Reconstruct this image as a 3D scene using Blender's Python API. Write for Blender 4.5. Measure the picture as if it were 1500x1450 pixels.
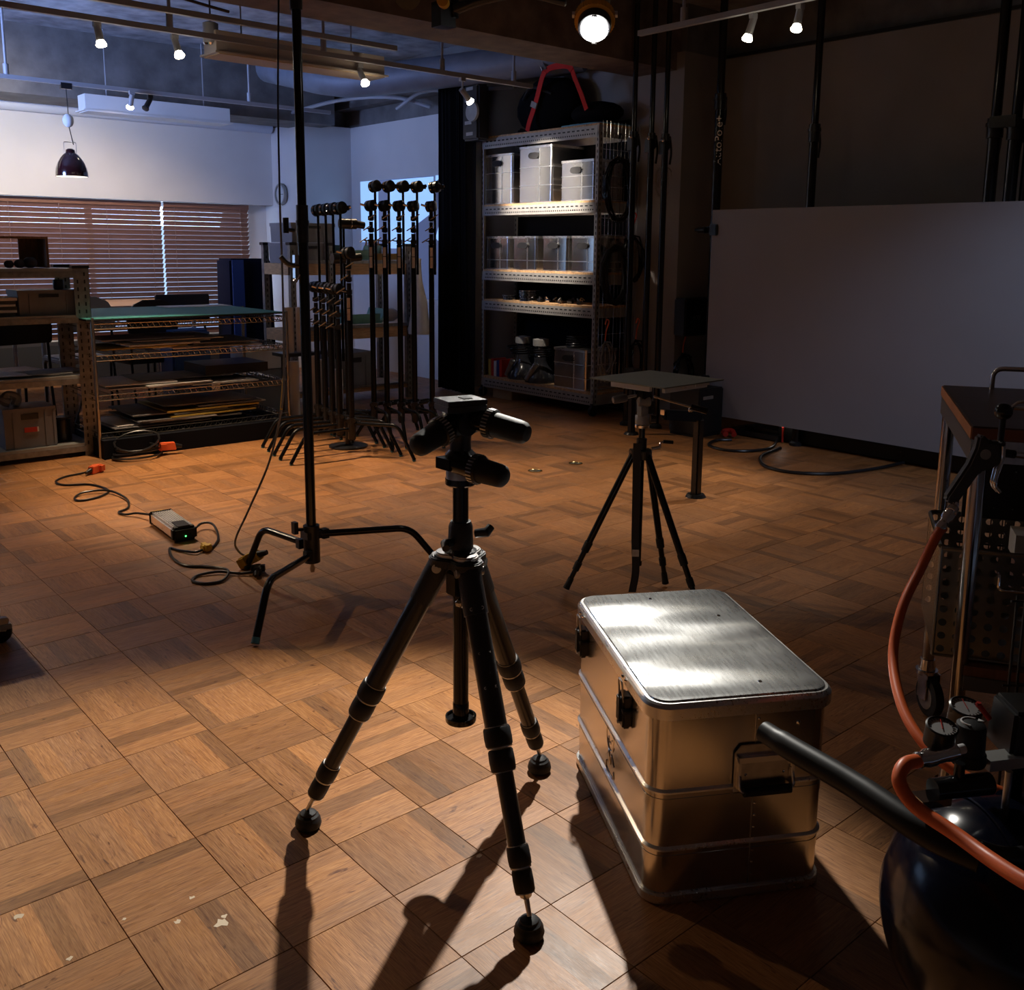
import bpy, bmesh, math, random
from math import sin, cos, pi, radians
from mathutils import Vector, Matrix
random.seed(7)
S = bpy.context.scene
COL = S.collection
for o in list(bpy.data.objects): bpy.data.objects.remove(o)

# ---------------------------------------------------------------- camera
cd = bpy.data.cameras.new('camera'); cam = bpy.data.objects.new('camera', cd); COL.objects.link(cam)
yaw, pitch, roll = radians(41.1613), radians(9.9905), radians(0.5506)
F = Vector((sin(yaw)*cos(pitch), cos(yaw)*cos(pitch), -sin(pitch)))
R0 = Vector((cos(yaw), -sin(yaw), 0)); U0 = R0.cross(F)
RX = cos(roll)*R0 + sin(roll)*U0; UY = -sin(roll)*R0 + cos(roll)*U0
m = Matrix((RX, UY, -F)).transposed().to_4x4(); m.translation = (0, 0, 1.43775)
cam.matrix_world = m
cd.sensor_width = 36; cd.sensor_fit = 'HORIZONTAL'; cd.lens = 1417.13*36/1500
cd.shift_x = (750-761.93)/1500; cd.shift_y = (614.13-725)/1500
cd.clip_start = 0.05; cd.clip_end = 100
S.camera = cam

# ---------------------------------------------------------------- exposure, sky, lights
S.view_settings.view_transform = 'Standard'; S.view_settings.look = 'None'
S.view_settings.exposure = 0.0; S.view_settings.gamma = 1.0
S.view_settings.use_curve_mapping = False
w = bpy.data.worlds.new('sky'); S.world = w; w.use_nodes = True
w.node_tree.nodes['Background'].inputs[0].default_value = (0.42, 0.62, 1.0, 1)
w.node_tree.nodes['Background'].inputs[1].default_value = 1.6

def spot(name, loc, target, power, size, blend, color, radius):
    l = bpy.data.lights.new(name, 'SPOT'); l.energy = power; l.color = color
    l.spot_size = radians(size); l.spot_blend = blend; l.shadow_soft_size = radius
    o = bpy.data.objects.new(name, l); COL.objects.link(o); o.location = loc
    d = Vector(target) - Vector(loc)
    o.rotation_euler = d.to_track_quat('-Z', 'Y').to_euler()
    return o
def area(name, loc, target, power, sx, sy, color):
    l = bpy.data.lights.new(name, 'AREA'); l.energy = power; l.color = color; l.shape = 'RECTANGLE'
    l.size = sx; l.size_y = sy
    o = bpy.data.objects.new(name, l); COL.objects.link(o); o.location = loc
    d = Vector(target) - Vector(loc)
    o.rotation_euler = d.to_track_quat('-Z', 'Y').to_euler()
    return o
WARM = (1.0, 0.74, 0.48)
NEUT = (1.0, 0.86, 0.72)
L_KEY = (2.68, 2.67, 2.24)
spot('light_key', (2.655, 2.645, 2.21), (0.66, 1.70, 0.0), 400, 66, 0.6, (1.0, 0.95, 0.86), 0.028)
# track spot bulbs: (location of bulb, aim, power, cone)
SPOTS = [
 ((2.164, 6.43, 2.655), (2.45, 5.9, 0), 260, 62, WARM),
 ((2.655, 6.43, 2.655), (2.9, 5.3, 0), 170, 66, WARM),
 ((4.06, 6.43, 2.640), (4.3, 4.8, 0), 90, 66, WARM),
 ((5.05, 6.43, 2.610), (6.0, 6.5, 1.8), 330, 58, NEUT),
 ((0.55, 6.43, 2.655), (1.6, 3.8, 0), 120, 66, WARM),
 ((3.28, 9.10, 2.655), (3.3, 10.6, 0.6), 90, 120, WARM),
 ((5.06, 3.74, 2.700), (4.3, 4.1, 0), 120, 55, NEUT),
 ((5.06, 3.40, 2.705), (4.2, 3.3, 0), 60, 60, NEUT),
]
for k, (lc, tg, pw, cs, c) in enumerate(SPOTS):
    d = (Vector(tg)-Vector(lc)).normalized()
    spot('light_track', Vector(lc)+d*0.045, tg, pw, cs, 0.6, c, 0.03)
# daylight falling through the blinds, and the upper sky bounce they throw at the ceiling
area('light_window', (3.0, 12.0, 2.4), (3.2, 10.0, 1.4), 420, 5.4, 1.6, (0.45, 0.65, 1.0))
# added blue fill beyond the left frame edge, brightens slab and white walls
lo = area('fill_light_left', (0.3, 8.2, 2.3), (4.8, 10.0, 3.5), 48, 0.8, 0.8, (0.33, 0.48, 1.0)); lo.data.spread = radians(95)
spot('light_wall_wash', (1.3, 9.1, 2.66), (2.0, 11.2, 2.2), 230, 110, 0.8, (1, 0.88, 0.7), 0.05)
spot('fill_light_board', (4.5, 0.5, 2.75), (6.2, 2.3, 0.4), 120, 60, 0.9, (0.66, 0.76, 1.0), 0.08)  # added spot without a fixture, brightens the grey board

# ---------------------------------------------------------------- materials
MATS = {}
def mat(name, col, rough=0.5, metal=0.0, noise=0.0, nscale=20, bump=0.0, bscale=200, spec=0.5, coat=0.0, aniso=0.0, stretch=(1, 1, 1), emit=None, estr=0.0, alpha=1.0):
    if name in MATS: return MATS[name]
    M = bpy.data.materials.new(name); M.use_nodes = True; nt = M.node_tree; b = nt.nodes['Principled BSDF']
    b.inputs['Base Color'].default_value = (*col, 1); b.inputs['Roughness'].default_value = rough
    b.inputs['Metallic'].default_value = metal; b.inputs['Specular IOR Level'].default_value = spec
    if coat: b.inputs['Coat Weight'].default_value = coat; b.inputs['Coat Roughness'].default_value = 0.15
    if emit: b.inputs['Emission Color'].default_value = (*emit, 1); b.inputs['Emission Strength'].default_value = estr
    if noise or bump:
        tc = nt.nodes.new('ShaderNodeTexCoord'); mp = nt.nodes.new('ShaderNodeMapping'); mp.inputs['Scale'].default_value = stretch
        nt.links.new(tc.outputs['Object'], mp.inputs['Vector'])
    if noise:
        n = nt.nodes.new('ShaderNodeTexNoise'); n.inputs['Scale'].default_value = nscale; n.inputs['Detail'].default_value = 6
        nt.links.new(mp.outputs[0], n.inputs['Vector'])
        r = nt.nodes.new('ShaderNodeValToRGB'); e = r.color_ramp.elements
        e[0].position = 0.3; e[1].position = 0.7
        e[0].color = (*[c*(1-noise) for c in col], 1); e[1].color = (*[min(1, c*(1+noise)) for c in col], 1)
        nt.links.new(n.outputs[0], r.inputs[0]); nt.links.new(r.outputs[0], b.inputs['Base Color'])
        mr = nt.nodes.new('ShaderNodeMapRange'); mr.inputs['To Min'].default_value = max(0.02, rough*(1-noise*0.6)); mr.inputs['To Max'].default_value = min(1, rough*(1+noise*0.6))
        nt.links.new(n.outputs[0], mr.inputs[0]); nt.links.new(mr.outputs[0], b.inputs['Roughness'])
    if bump:
        n2 = nt.nodes.new('ShaderNodeTexNoise'); n2.inputs['Scale'].default_value = bscale; n2.inputs['Detail'].default_value = 4
        nt.links.new(mp.outputs[0], n2.inputs['Vector'])
        bp = nt.nodes.new('ShaderNodeBump'); bp.inputs['Strength'].default_value = bump; bp.inputs['Distance'].default_value = 0.002
        nt.links.new(n2.outputs[0], bp.inputs['Height']); nt.links.new(bp.outputs[0], b.inputs['Normal'])
    MATS[name] = M; return M

black = mat('black_satin', (0.012, 0.012, 0.014), 0.32, noise=0.3, nscale=60)
blackmetal = mat('black_enamel', (0.008, 0.008, 0.009), 0.18, spec=0.45)
rubber = mat('black_rubber', (0.012, 0.012, 0.014), 0.55, bump=0.3, bscale=900, spec=0.35)
cast = mat('hammered_black', (0.035, 0.035, 0.038), 0.32, metal=0.5, bump=0.7, bscale=350)
carbon = mat('carbon_tube', (0.014, 0.013, 0.014), 0.3, noise=0.15, nscale=400, coat=0.15)
blackcloth = mat('black_cloth', (0.006, 0.006, 0.007), 0.95, bump=0.5, bscale=400, spec=0.1)
chrome = mat('chrome', (0.75, 0.75, 0.77), 0.1, metal=1.0)
steel = mat('brushed_steel', (0.55, 0.54, 0.53), 0.3, metal=1.0, noise=0.2, nscale=30)
galv = mat('galvanised_steel', (0.27, 0.27, 0.27), 0.42, metal=0.7, noise=0.25, nscale=25)
greymetal = mat('grey_paint_metal', (0.30, 0.30, 0.29), 0.5, metal=0.2, noise=0.12, nscale=12)
angle = mat('shelf_angle_grey', (0.36, 0.35, 0.33), 0.45, metal=0.25, noise=0.12, nscale=15)
white = mat('white_paint', (0.68, 0.69, 0.71), 0.6, noise=0.05, nscale=3)
wallw = mat('wall_white', (0.60, 0.60, 0.61), 0.8, noise=0.04, nscale=2, bump=0.1, bscale=80)
walld = mat('wall_grey_plaster', (0.27, 0.25, 0.24), 0.85, noise=0.12, nscale=1.5)
conc = mat('raw_concrete', (0.30, 0.31, 0.34), 0.9, noise=0.45, nscale=6, bump=1.0, bscale=40)
concd = mat('beam_concrete', (0.15, 0.145, 0.145), 0.9, noise=0.3, nscale=5, bump=0.8, bscale=30)
concr = mat('bare_concrete_brown', (0.14, 0.10, 0.085), 0.9, noise=0.35, nscale=7, bump=1.0, bscale=40)
wood = mat('plywood_edge', (0.50, 0.30, 0.15), 0.55, noise=0.25, nscale=14, stretch=(1, 1, 8))
osb = mat('chipboard', (0.52, 0.32, 0.16), 0.6, noise=0.35, nscale=60)
darkwood = mat('dark_walnut_top', (0.055, 0.028, 0.022), 0.38, noise=0.3, nscale=10, stretch=(1, 9, 9))
brownwood = mat('brown_board', (0.22, 0.11, 0.05), 0.5, noise=0.3, nscale=12, stretch=(6, 1, 1))
orange = mat('orange_hose', (0.72, 0.13, 0.03), 0.42)
orangeP = mat('orange_plastic', (0.75, 0.12, 0.03), 0.5)
yellow = mat('yellow_plastic', (0.72, 0.46, 0.05), 0.45)
yellowring = mat('yellow_ring', (0.70, 0.34, 0.02), 0.5, emit=(0.8, 0.4, 0.02), estr=0.0)
red = mat('red_web', (0.55, 0.02, 0.015), 0.8)
redP = mat('red_plastic', (0.5, 0.03, 0.02), 0.4)
blueC = mat('blue_cloth', (0.02, 0.045, 0.16), 0.85, noise=0.2, nscale=8)
lblue = mat('light_blue_foam', (0.12, 0.36, 0.52), 0.7)
teal = mat('teal_mat', (0.04, 0.24, 0.22), 0.6)
tealbox = mat('green_plastic', (0.10, 0.25, 0.22), 0.5)
greyp = mat('grey_plastic', (0.17, 0.17, 0.19), 0.5, noise=0.08, nscale=8)
paper = mat('paper', (0.60, 0.57, 0.55), 0.8, noise=0.15, nscale=4)
paperdark = mat('grey_card', (0.16, 0.15, 0.15), 0.8, noise=0.2, nscale=4)
yellowcard = mat('yellow_card', (0.45, 0.30, 0.05), 0.7)
glossalu = None
boardm = mat('pale_grey_board', (0.26, 0.27, 0.31), 0.6, noise=0.03, nscale=3)
tan = mat('tan_tabletop', (0.42, 0.27, 0.18), 0.55, noise=0.1, nscale=6)
lampwhite = mat('lamp_white', (0.75, 0.75, 0.75), 0.45)
trackgrey = mat('track_grey', (0.36, 0.37, 0.41), 0.45, metal=0.3)
ductm = mat('duct_wrap', (0.17, 0.19, 0.24), 0.55, metal=0.2, noise=0.15, nscale=6)
tankm = mat('navy_enamel', (0.002, 0.003, 0.010), 0.18, coat=0.15, spec=0.3)
burg = mat('dark_burgundy_enamel', (0.03, 0.006, 0.008), 0.12, coat=1.0)
brass = mat('brass', (0.6, 0.45, 0.18), 0.25, metal=1.0)
bulbm = mat('bulb_glow', (1, 1, 1), 0.4, emit=(1.0, 0.86, 0.62), estr=28)
bulbc = mat('bulb_glow_cool', (1, 1, 1), 0.4, emit=(1.0, 0.97, 0.94), estr=45)
pendglow = mat('pendant_inside', (0.9, 0.9, 0.86), 0.4, emit=(1.0, 0.93, 0.8), estr=1.3)
gled = mat('green_led', (0.1, 0.8, 0.2), 0.4, emit=(0.1, 1, 0.2), estr=4)
blindm = mat('wood_blind_slat', (0.20, 0.095, 0.065), 0.5, noise=0.15, nscale=10, stretch=(1, 8, 8))
cordm = mat('blind_cord', (0.2, 0.12, 0.1), 0.8)
glassm = mat('gauge_face', (0.5, 0.5, 0.5), 0.3)

# aluminium with fine scratches
def alum(name, col, rough, scr=0.35, aniso=0.0, wave=False):
    M = bpy.data.materials.new(name); M.use_nodes = True; nt = M.node_tree; b = nt.nodes['Principled BSDF']
    b.inputs['Base Color'].default_value = (*col, 1); b.inputs['Metallic'].default_value = 1.0
    tc = nt.nodes.new('ShaderNodeTexCoord'); mp = nt.nodes.new('ShaderNodeMapping'); mp.inputs['Scale'].default_value = (1, 0.12, 1)
    mp.inputs['Rotation'].default_value = (0, 0, 0.5)
    nt.links.new(tc.outputs['Object'], mp.inputs[0])
    n = nt.nodes.new('ShaderNodeTexNoise'); n.inputs['Scale'].default_value = 160; n.inputs['Detail'].default_value = 8; nt.links.new(mp.outputs[0], n.inputs[0])
    n2 = nt.nodes.new('ShaderNodeTexNoise'); n2.inputs['Scale'].default_value = 5; n2.inputs['Detail'].default_value = 5; nt.links.new(tc.outputs['Object'], n2.inputs[0])
    mx = nt.nodes.new('ShaderNodeMath'); mx.operation = 'ADD'; nt.links.new(n.outputs[0], mx.inputs[0]); nt.links.new(n2.outputs[0], mx.inputs[1])
    mr = nt.nodes.new('ShaderNodeMapRange'); mr.inputs['From Min'].default_value = 0.6; mr.inputs['From Max'].default_value = 1.4
    mr.inputs['To Min'].default_value = rough*(1-scr); mr.inputs['To Max'].default_value = rough*(1+scr)
    nt.links.new(mx.outputs[0], mr.inputs[0]); nt.links.new(mr.outputs[0], b.inputs['Roughness'])
    bp = nt.nodes.new('ShaderNodeBump'); bp.inputs['Strength'].default_value = 0.05; bp.inputs['Distance'].default_value = 0.0004
    nt.links.new(n.outputs[0], bp.inputs['Height'])
    if wave:
        n3 = nt.nodes.new('ShaderNodeTexNoise'); n3.inputs['Scale'].default_value = 2.6; n3.inputs['Detail'].default_value = 0.5; m3 = nt.nodes.new('ShaderNodeMapping'); m3.inputs['Scale'].default_value = (0.7, 2.2, 1); m3.inputs['Rotation'].default_value = (0, 0, -0.7); nt.links.new(tc.outputs['Object'], m3.inputs[0]); nt.links.new(m3.outputs[0], n3.inputs[0])
        b2 = nt.nodes.new('ShaderNodeBump'); b2.inputs['Strength'].default_value = 1.0; b2.inputs['Distance'].default_value = 0.07
        nt.links.new(n3.outputs[0], b2.inputs['Height']); nt.links.new(b2.outputs[0], bp.inputs['Normal'])
    nt.links.new(bp.outputs[0], b.inputs['Normal'])
    MATS[name] = M; return M
alu = alum('aluminium_sheet', (0.62, 0.60, 0.58), 0.2, scr=0.25)
alulid = alum('aluminium_lid', (0.54, 0.55, 0.55), 0.28, scr=0.12, wave=True)
alurim = alum('aluminium_rim', (0.78, 0.77, 0.76), 0.3, scr=0.2)

# oak mosaic parquet: grain follows the UV laid along each strip, strip tone stored per corner
def parquet():
    M = bpy.data.materials.new('oak_parquet'); M.use_nodes = True; nt = M.node_tree; N = nt.nodes; L = nt.links
    b = N['Principled BSDF']
    uv = N.new('ShaderNodeUVMap'); oi = N.new('ShaderNodeObjectInfo')
    mul = N.new('ShaderNodeVectorMath'); mul.operation = 'SCALE'; mul.inputs['Scale'].default_value = 37.0
    cmb = N.new('ShaderNodeCombineXYZ'); L.new(oi.outputs['Random'], cmb.inputs[0]); L.new(oi.outputs['Random'], cmb.inputs[1]); L.new(cmb.outputs[0], mul.inputs[0])
    add = N.new('ShaderNodeVectorMath'); L.new(uv.outputs[0], add.inputs[0]); L.new(mul.outputs[0], add.inputs[1])
    def noise(sc, scale, det, dist=0.0):
        mp = N.new('ShaderNodeMapping'); mp.inputs['Scale'].default_value = sc; L.new(add.outputs[0], mp.inputs[0])
        n = N.new('ShaderNodeTexNoise'); n.inputs['Scale'].default_value = scale; n.inputs['Detail'].default_value = det; n.inputs['Distortion'].default_value = dist
        L.new(mp.outputs[0], n.inputs[0]); return n
    g1 = noise((1.6, 30, 1), 7, 8, 1.6)       # long grain
    g2 = noise((7, 200, 1), 4, 6)             # pores
    g3 = noise((1, 1.6, 1), 9, 3)             # blotches
    g4 = noise((1.3, 4.5, 1), 6.5, 5, 2.5)    # knots and dark streaks
    ramp = N.new('ShaderNodeValToRGB'); e = ramp.color_ramp.elements
    e[0].position = 0.28; e[0].color = (0.24, 0.090, 0.029, 1); e[1].position = 0.72; e[1].color = (0.58, 0.285, 0.110, 1)
    e2 = ramp.color_ramp.elements.new(0.5); e2.color = (0.43, 0.188, 0.065, 1)
    L.new(g1.outputs[0], ramp.inputs[0])
    def mixm(a, fac, colr, typ='MULTIPLY'):
        mx = N.new('ShaderNodeMix'); mx.data_type = 'RGBA'; mx.blend_type = typ
        L.new(a, mx.inputs[6])
        if isinstance(colr, tuple): mx.inputs[7].default_value = colr
        else: L.new(colr, mx.inputs[7])
        if isinstance(fac, float): mx.inputs[0].default_value = fac
        else: L.new(fac, mx.inputs[0])
        return mx.outputs[2]
    pr = N.new('ShaderNodeValToRGB'); pr.color_ramp.elements[0].position = 0.35; pr.color_ramp.elements[0].color = (0.62, 0.55, 0.5, 1); pr.color_ramp.elements[1].position = 0.55; pr.color_ramp.elements[1].color = (1, 1, 1, 1)
    L.new(g2.outputs[0], pr.inputs[0])
    c = mixm(ramp.outputs[0], 0.55, pr.outputs[0])
    at = N.new('ShaderNodeVertexColor'); at.layer_name = 'tone'
    c = mixm(c, 0.85, at.outputs[0])
    orr = N.new('ShaderNodeMapRange'); orr.inputs['To Min'].default_value = 0.82; orr.inputs['To Max'].default_value = 1.08; L.new(oi.outputs['Random'], orr.inputs[0])
    cc = N.new('ShaderNodeCombineColor'); L.new(orr.outputs[0], cc.inputs[0]); L.new(orr.outputs[0], cc.inputs[1]); L.new(orr.outputs[0], cc.inputs[2])
    c = mixm(c, 1.0, cc.outputs[0])
    kr = N.new('ShaderNodeMapRange'); kr.inputs['From Min'].default_value = 0.64; kr.inputs['From Max'].default_value = 0.74; L.new(g4.outputs[0], kr.inputs[0])
    c = mixm(c, kr.outputs[0], (0.35, 0.25, 0.2, 1))
    L.new(c, b.inputs['Base Color'])
    rr = N.new('ShaderNodeMapRange'); rr.inputs['To Min'].default_value = 0.32; rr.inputs['To Max'].default_value = 0.55; L.new(g3.outputs[0], rr.inputs[0]); L.new(rr.outputs[0], b.inputs['Roughness'])
    bp = N.new('ShaderNodeBump'); bp.inputs['Strength'].default_value = 0.35; bp.inputs['Distance'].default_value = 0.0012
    L.new(g2.outputs[0], bp.inputs['Height']); L.new(bp.outputs[0], b.inputs['Normal'])
    return M
parq = parquet()
subfl = mat('dark_joint', (0.02, 0.01, 0.006), 0.8)

# ---------------------------------------------------------------- mesh helpers
def frame(d):
    d = Vector(d).normalized(); a = Vector((0, 0, 1)) if abs(d.z) < 0.9 else Vector((1, 0, 0))
    x = a.cross(d).normalized(); return x, d.cross(x), d
def spline(P, k=6):
    P = [Vector(p) for p in P]; Q = [P[0]*2-P[1]] + P + [P[-1]*2-P[-2]]; out = []
    for i in range(1, len(Q)-2):
        a, b, c, d = Q[i-1:i+3]
        for j in range(k):
            t = j/k
            out.append(0.5*((2*b)+(c-a)*t+(2*a-5*b+4*c-d)*t*t+(3*b-a-3*c+d)*t**3))
    out.append(P[-1]); return out
class MB:
    def __init__(s): s.bm = bmesh.new(); s.mi = 0
    def _f(s, vs):
        try:
            f = s.bm.faces.new(vs); f.material_index = s.mi; return f
        except ValueError: return None
    def box(s, c, size, rz=0, M=None, taper=1.0):
        hx, hy, hz = [v/2 for v in size]; vs = []
        for z in (-hz, hz):
            t = taper if z > 0 else 1
            for x, y in ((-hx, -hy), (hx, -hy), (hx, hy), (-hx, hy)):
                v = Vector((x*t, y*t, z))
                if rz: v = Matrix.Rotation(rz, 3, 'Z') @ v
                if M: v = M @ v
                vs.append(s.bm.verts.new(v+Vector(c)))
        for q in ((3, 2, 1, 0), (4, 5, 6, 7), (0, 1, 5, 4), (1, 2, 6, 5), (2, 3, 7, 6), (3, 0, 4, 7)): s._f([vs[i] for i in q])
        return s
    def bx(s, a, b):
        a = Vector(a); b = Vector(b); return s.box((a+b)/2, [abs(v) for v in (b-a)])
    def ring(s, c, x, y, r, n): return [s.bm.verts.new(c+x*(r*cos(2*pi*i/n))+y*(r*sin(2*pi*i/n))) for i in range(n)]
    def skin(s, rings, cap=True):
        n = len(rings[0])
        for a, b in zip(rings, rings[1:]):
            for i in range(n): s._f([a[i], a[(i+1) % n], b[(i+1) % n], b[i]])
        if cap: s._f(rings[0][::-1]); s._f(rings[-1])
    def cyl(s, p0, p1, r0, r1=None, n=16, cap=True):
        p0 = Vector(p0); p1 = Vector(p1); x, y, d = frame(p1-p0)
        s.skin([s.ring(p0, x, y, r0, n), s.ring(p1, x, y, r0 if r1 is None else r1, n)], cap); return s
    def tube(s, P, r, n=8, sm=0, cap=True):
        P = spline(P, sm) if sm else [Vector(p) for p in P]
        rr = r if hasattr(r, '__len__') else [r]*len(P)
        x, y, d = frame(P[1]-P[0]); rings = []
        for i, p in enumerate(P):
            t = (P[min(i+1, len(P)-1)]-P[max(i-1, 0)]).normalized()
            x = (x-t*x.dot(t)).normalized(); y = t.cross(x)
            rings.append(s.ring(p, x, y, rr[i], n))
        s.skin(rings, cap); return s
    def bent(s, P, r, bend=0.05, n=12):
        P = [Vector(p) for p in P]; Q = [P[0]]
        for i in range(1, len(P)-1):
            a = (P[i-1]-P[i]); b = (P[i+1]-P[i]); k = min(bend, a.length*0.45, b.length*0.45)
            p0 = P[i]+a.normalized()*k; p2 = P[i]+b.normalized()*k
            for j in range(7):
                t = j/6; Q.append(p0*(1-t)**2+P[i]*2*t*(1-t)+p2*t*t)
        Q.append(P[-1]); return s.tube(Q, r, n)
    def lathe(s, prof, c=(0, 0, 0), axis=(0, 0, 1), n=24, cap=True):
        c = Vector(c); x, y, d = frame(axis)
        s.skin([s.ring(c+d*h, x, y, max(r, 1e-4), n) for r, h in prof], cap); return s
    def prism(s, pts, h, c=(0, 0, 0), X=(1, 0, 0), Y=(0, 1, 0)):
        X = Vector(X).normalized(); Y = Vector(Y).normalized(); Z = X.cross(Y); c = Vector(c)
        a = [s.bm.verts.new(c+X*p[0]+Y*p[1]) for p in pts]; b = [s.bm.verts.new(c+X*p[0]+Y*p[1]+Z*h) for p in pts]
        s.skin([a, b]); return s
    def sphere(s, c, r, n=16, sc=(1, 1, 1)):
        rings = []; c = Vector(c)
        for j in range(1, n//2):
            t = pi*j/(n//2)
            rings.append([s.bm.verts.new(c+Vector((sc[0]*r*sin(t)*cos(2*pi*i/n), sc[1]*r*sin(t)*sin(2*pi*i/n), -sc[2]*r*cos(t)))) for i in range(n)])
        s.skin(rings); return s
    def rrect(s, w, h, r, z0, z1, k=5, ins=0.0, cap=True, c=(0, 0)):
        rings = []
        for z, d in ((z0, 0), (z1, ins)):
            pts = []
            for sx, sy, a0 in ((1, 1, 0), (-1, 1, 90), (-1, -1, 180), (1, -1, 270)):
                for j in range(k+1):
                    a = radians(a0+90*j/k); rr = max(r-d, 0.001)
                    pts.append(s.bm.verts.new((c[0]+sx*(w/2-r)+rr*cos(a), c[1]+sy*(h/2-r)+rr*sin(a), z)))
            rings.append(pts)
        s.skin(rings, cap); return s
    def sheet(s, P, t):      # grid P[i][j] of points, thickened by t along the normal
        V = [[s.bm.verts.new(p) for p in row] for row in P]
        for i in range(len(V)-1):
            for j in range(len(V[0])-1): s._f([V[i][j], V[i+1][j], V[i+1][j+1], V[i][j+1]])
        s.bm.normal_update(); g = list(s.bm.faces)
        bmesh.ops.solidify(s.bm, geom=g, thickness=t); return s
    def build(s, name, mats, parent=None, W=False, flat=False, bevel=0.0):
        if not isinstance(mats, (list, tuple)): mats = [mats]
        bm = s.bm
        if W and parent is not None:
            P = Matrix.Translation(parent.location) @ parent.rotation_euler.to_matrix().to_4x4()
            if parent.parent is not None:
                pp = parent.parent; P = Matrix.Translation(pp.location) @ pp.rotation_euler.to_matrix().to_4x4() @ P
            bm.transform(P.inverted())
        bmesh.ops.recalc_face_normals(bm, faces=bm.faces[:])
        if bevel:
            bmesh.ops.bevel(bm, geom=[e for e in bm.edges if len(e.link_faces) == 2 and e.calc_face_angle(0) > 0.6], offset=bevel, segments=2, affect='EDGES', clamp_overlap=True)
        if not flat:
            for f in bm.faces: f.smooth = True
            for e in bm.edges:
                if len(e.link_faces) != 2 or e.calc_face_angle(0) > radians(38): e.smooth = False
        me = bpy.data.meshes.new(name); bm.to_mesh(me); bm.free()
        for mm in mats: me.materials.append(mm)
        o = bpy.data.objects.new(name, me); COL.objects.link(o)
        if parent is not None: o.parent = parent
        return o
def tag(o, label, cat, group=None, kind=None):
    o['label'] = label; o['category'] = cat
    if group: o['group'] = group
    if kind: o['kind'] = kind
    return o
def thing(name, label, cat, loc=(0, 0, 0), rz=0, group=None):
    o = bpy.data.objects.new(name, None); COL.objects.link(o); o.location = loc; o.rotation_euler = (0, 0, rz); o.empty_display_size = 0.05
    return tag(o, label, cat, group)
def struct(o): o['kind'] = 'structure'; return o
def kids(o): return [c for c in bpy.data.objects if c.parent == o]
def dup(root, loc, rz=None, label=None, group=None):
    r = root.copy(); COL.objects.link(r); r.location = loc
    if rz is not None: r.rotation_euler = (0, 0, rz)
    if label: r['label'] = label
    if group: r['group'] = group
    for ch in kids(root):
        c = ch.copy(); COL.objects.link(c); c.parent = r
        for g in kids(ch):
            d = g.copy(); COL.objects.link(d); d.parent = c
    return r
def one(mb, name, m, label, cat, loc=(0, 0, 0), rz=0, group=None, W=False, bevel=0.0):
    if W: mb.bm.transform(Matrix.Translation(Vector(loc)).inverted())
    o = mb.build(name, m, bevel=bevel); o.location = loc; o.rotation_euler = (0, 0, rz); return tag(o, label, cat, group)

# ================================================================ FLOOR
floor = MB().bx((-2.5, -1.5, -0.06), (7.1, 11.4, -0.012)).build('floor', subfl); struct(floor)
T = 0.25; X0 = 0.083; Y0 = 0.1555
def tile_geo(bm, cx, cy, along_x, uvl, tl, seed, gap=0.0011):
    rg = random.Random(seed); n = rg.choice([4, 5, 5, 6]); H = T/2-gap/2-rg.random()*0.0006; cuts = [-H]
    for k in range(1, n): cuts.append(-H+2*H*(k+rg.uniform(-0.22, 0.22))/n)
    cuts.append(H); g = 0.00025
    tile_tone = rg.uniform(0.85, 1.05)
    for k in range(n):
        a, b = cuts[k]+(0.00004 if k else 0), cuts[k+1]-(0.00004 if k < n-1 else 0); z = rg.uniform(-0.00006, 0.0)
        t = tile_tone*rg.choice([.98, 1.0, 1.04, .93, .80, 1.0])*rg.uniform(0.96, 1.04); hue = rg.uniform(-0.06, 0.06)
        col = (min(1, t*(1+hue*0.3)), min(1, t), min(1, t*(1-hue)), 1)
        ou, ov = rg.uniform(0, 40), rg.uniform(0, 40); be = 0.0006
        P = lambda s, c, zz: (cx+s, cy+c, zz) if along_x else (cx+c, cy+s, zz)
        lo = [bm.verts.new(P(s, c, -0.012)) for s, c in ((-H, a), (H, a), (H, b), (-H, b))]
        mi = [bm.verts.new(P(s, c, z-be)) for s, c in ((-H, a), (H, a), (H, b), (-H, b))]
        hi = [bm.verts.new(P(s, c, z)) for s, c in ((-H+be, a+(0 if k else be)), (H-be, a+(0 if k else be)), (H-be, b-(0 if k < n-1 else be)), (-H+be, b-(0 if k < n-1 else be)))]
        fs = [bm.faces.new(hi)] + [bm.faces.new((mi[i], mi[(i+1) % 4], hi[(i+1) % 4], hi[i])) for i in range(4)] + [bm.faces.new((lo[i], lo[(i+1) % 4], mi[(i+1) % 4], mi[i])) for i in range(4)]
        for f in fs:
            for lp in f.loops:
                co = lp.vert.co; s, c = (co.x-cx, co.y-cy) if along_x else (co.y-cy, co.x-cx)
                lp[uvl].uv = (ou+s, ov+c); lp[tl] = col
def new_tile_bm():
    bm = bmesh.new(); return bm, bm.loops.layers.uv.new('UVMap'), bm.loops.layers.color.new('tone')
variants = {}
for ax in (0, 1):
    for v in range(10):
        bm, uvl, tl = new_tile_bm(); tile_geo(bm, 0, 0, bool(ax), uvl, tl, 100*ax+v)
        bmesh.ops.recalc_face_normals(bm, faces=bm.faces[:]); me = bpy.data.meshes.new('parquet_tile'); bm.to_mesh(me); bm.free(); me.materials.append(parq); variants[(ax, v)] = me
cells = []
Cv = Vector((0, 0, 1.43775))
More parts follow.
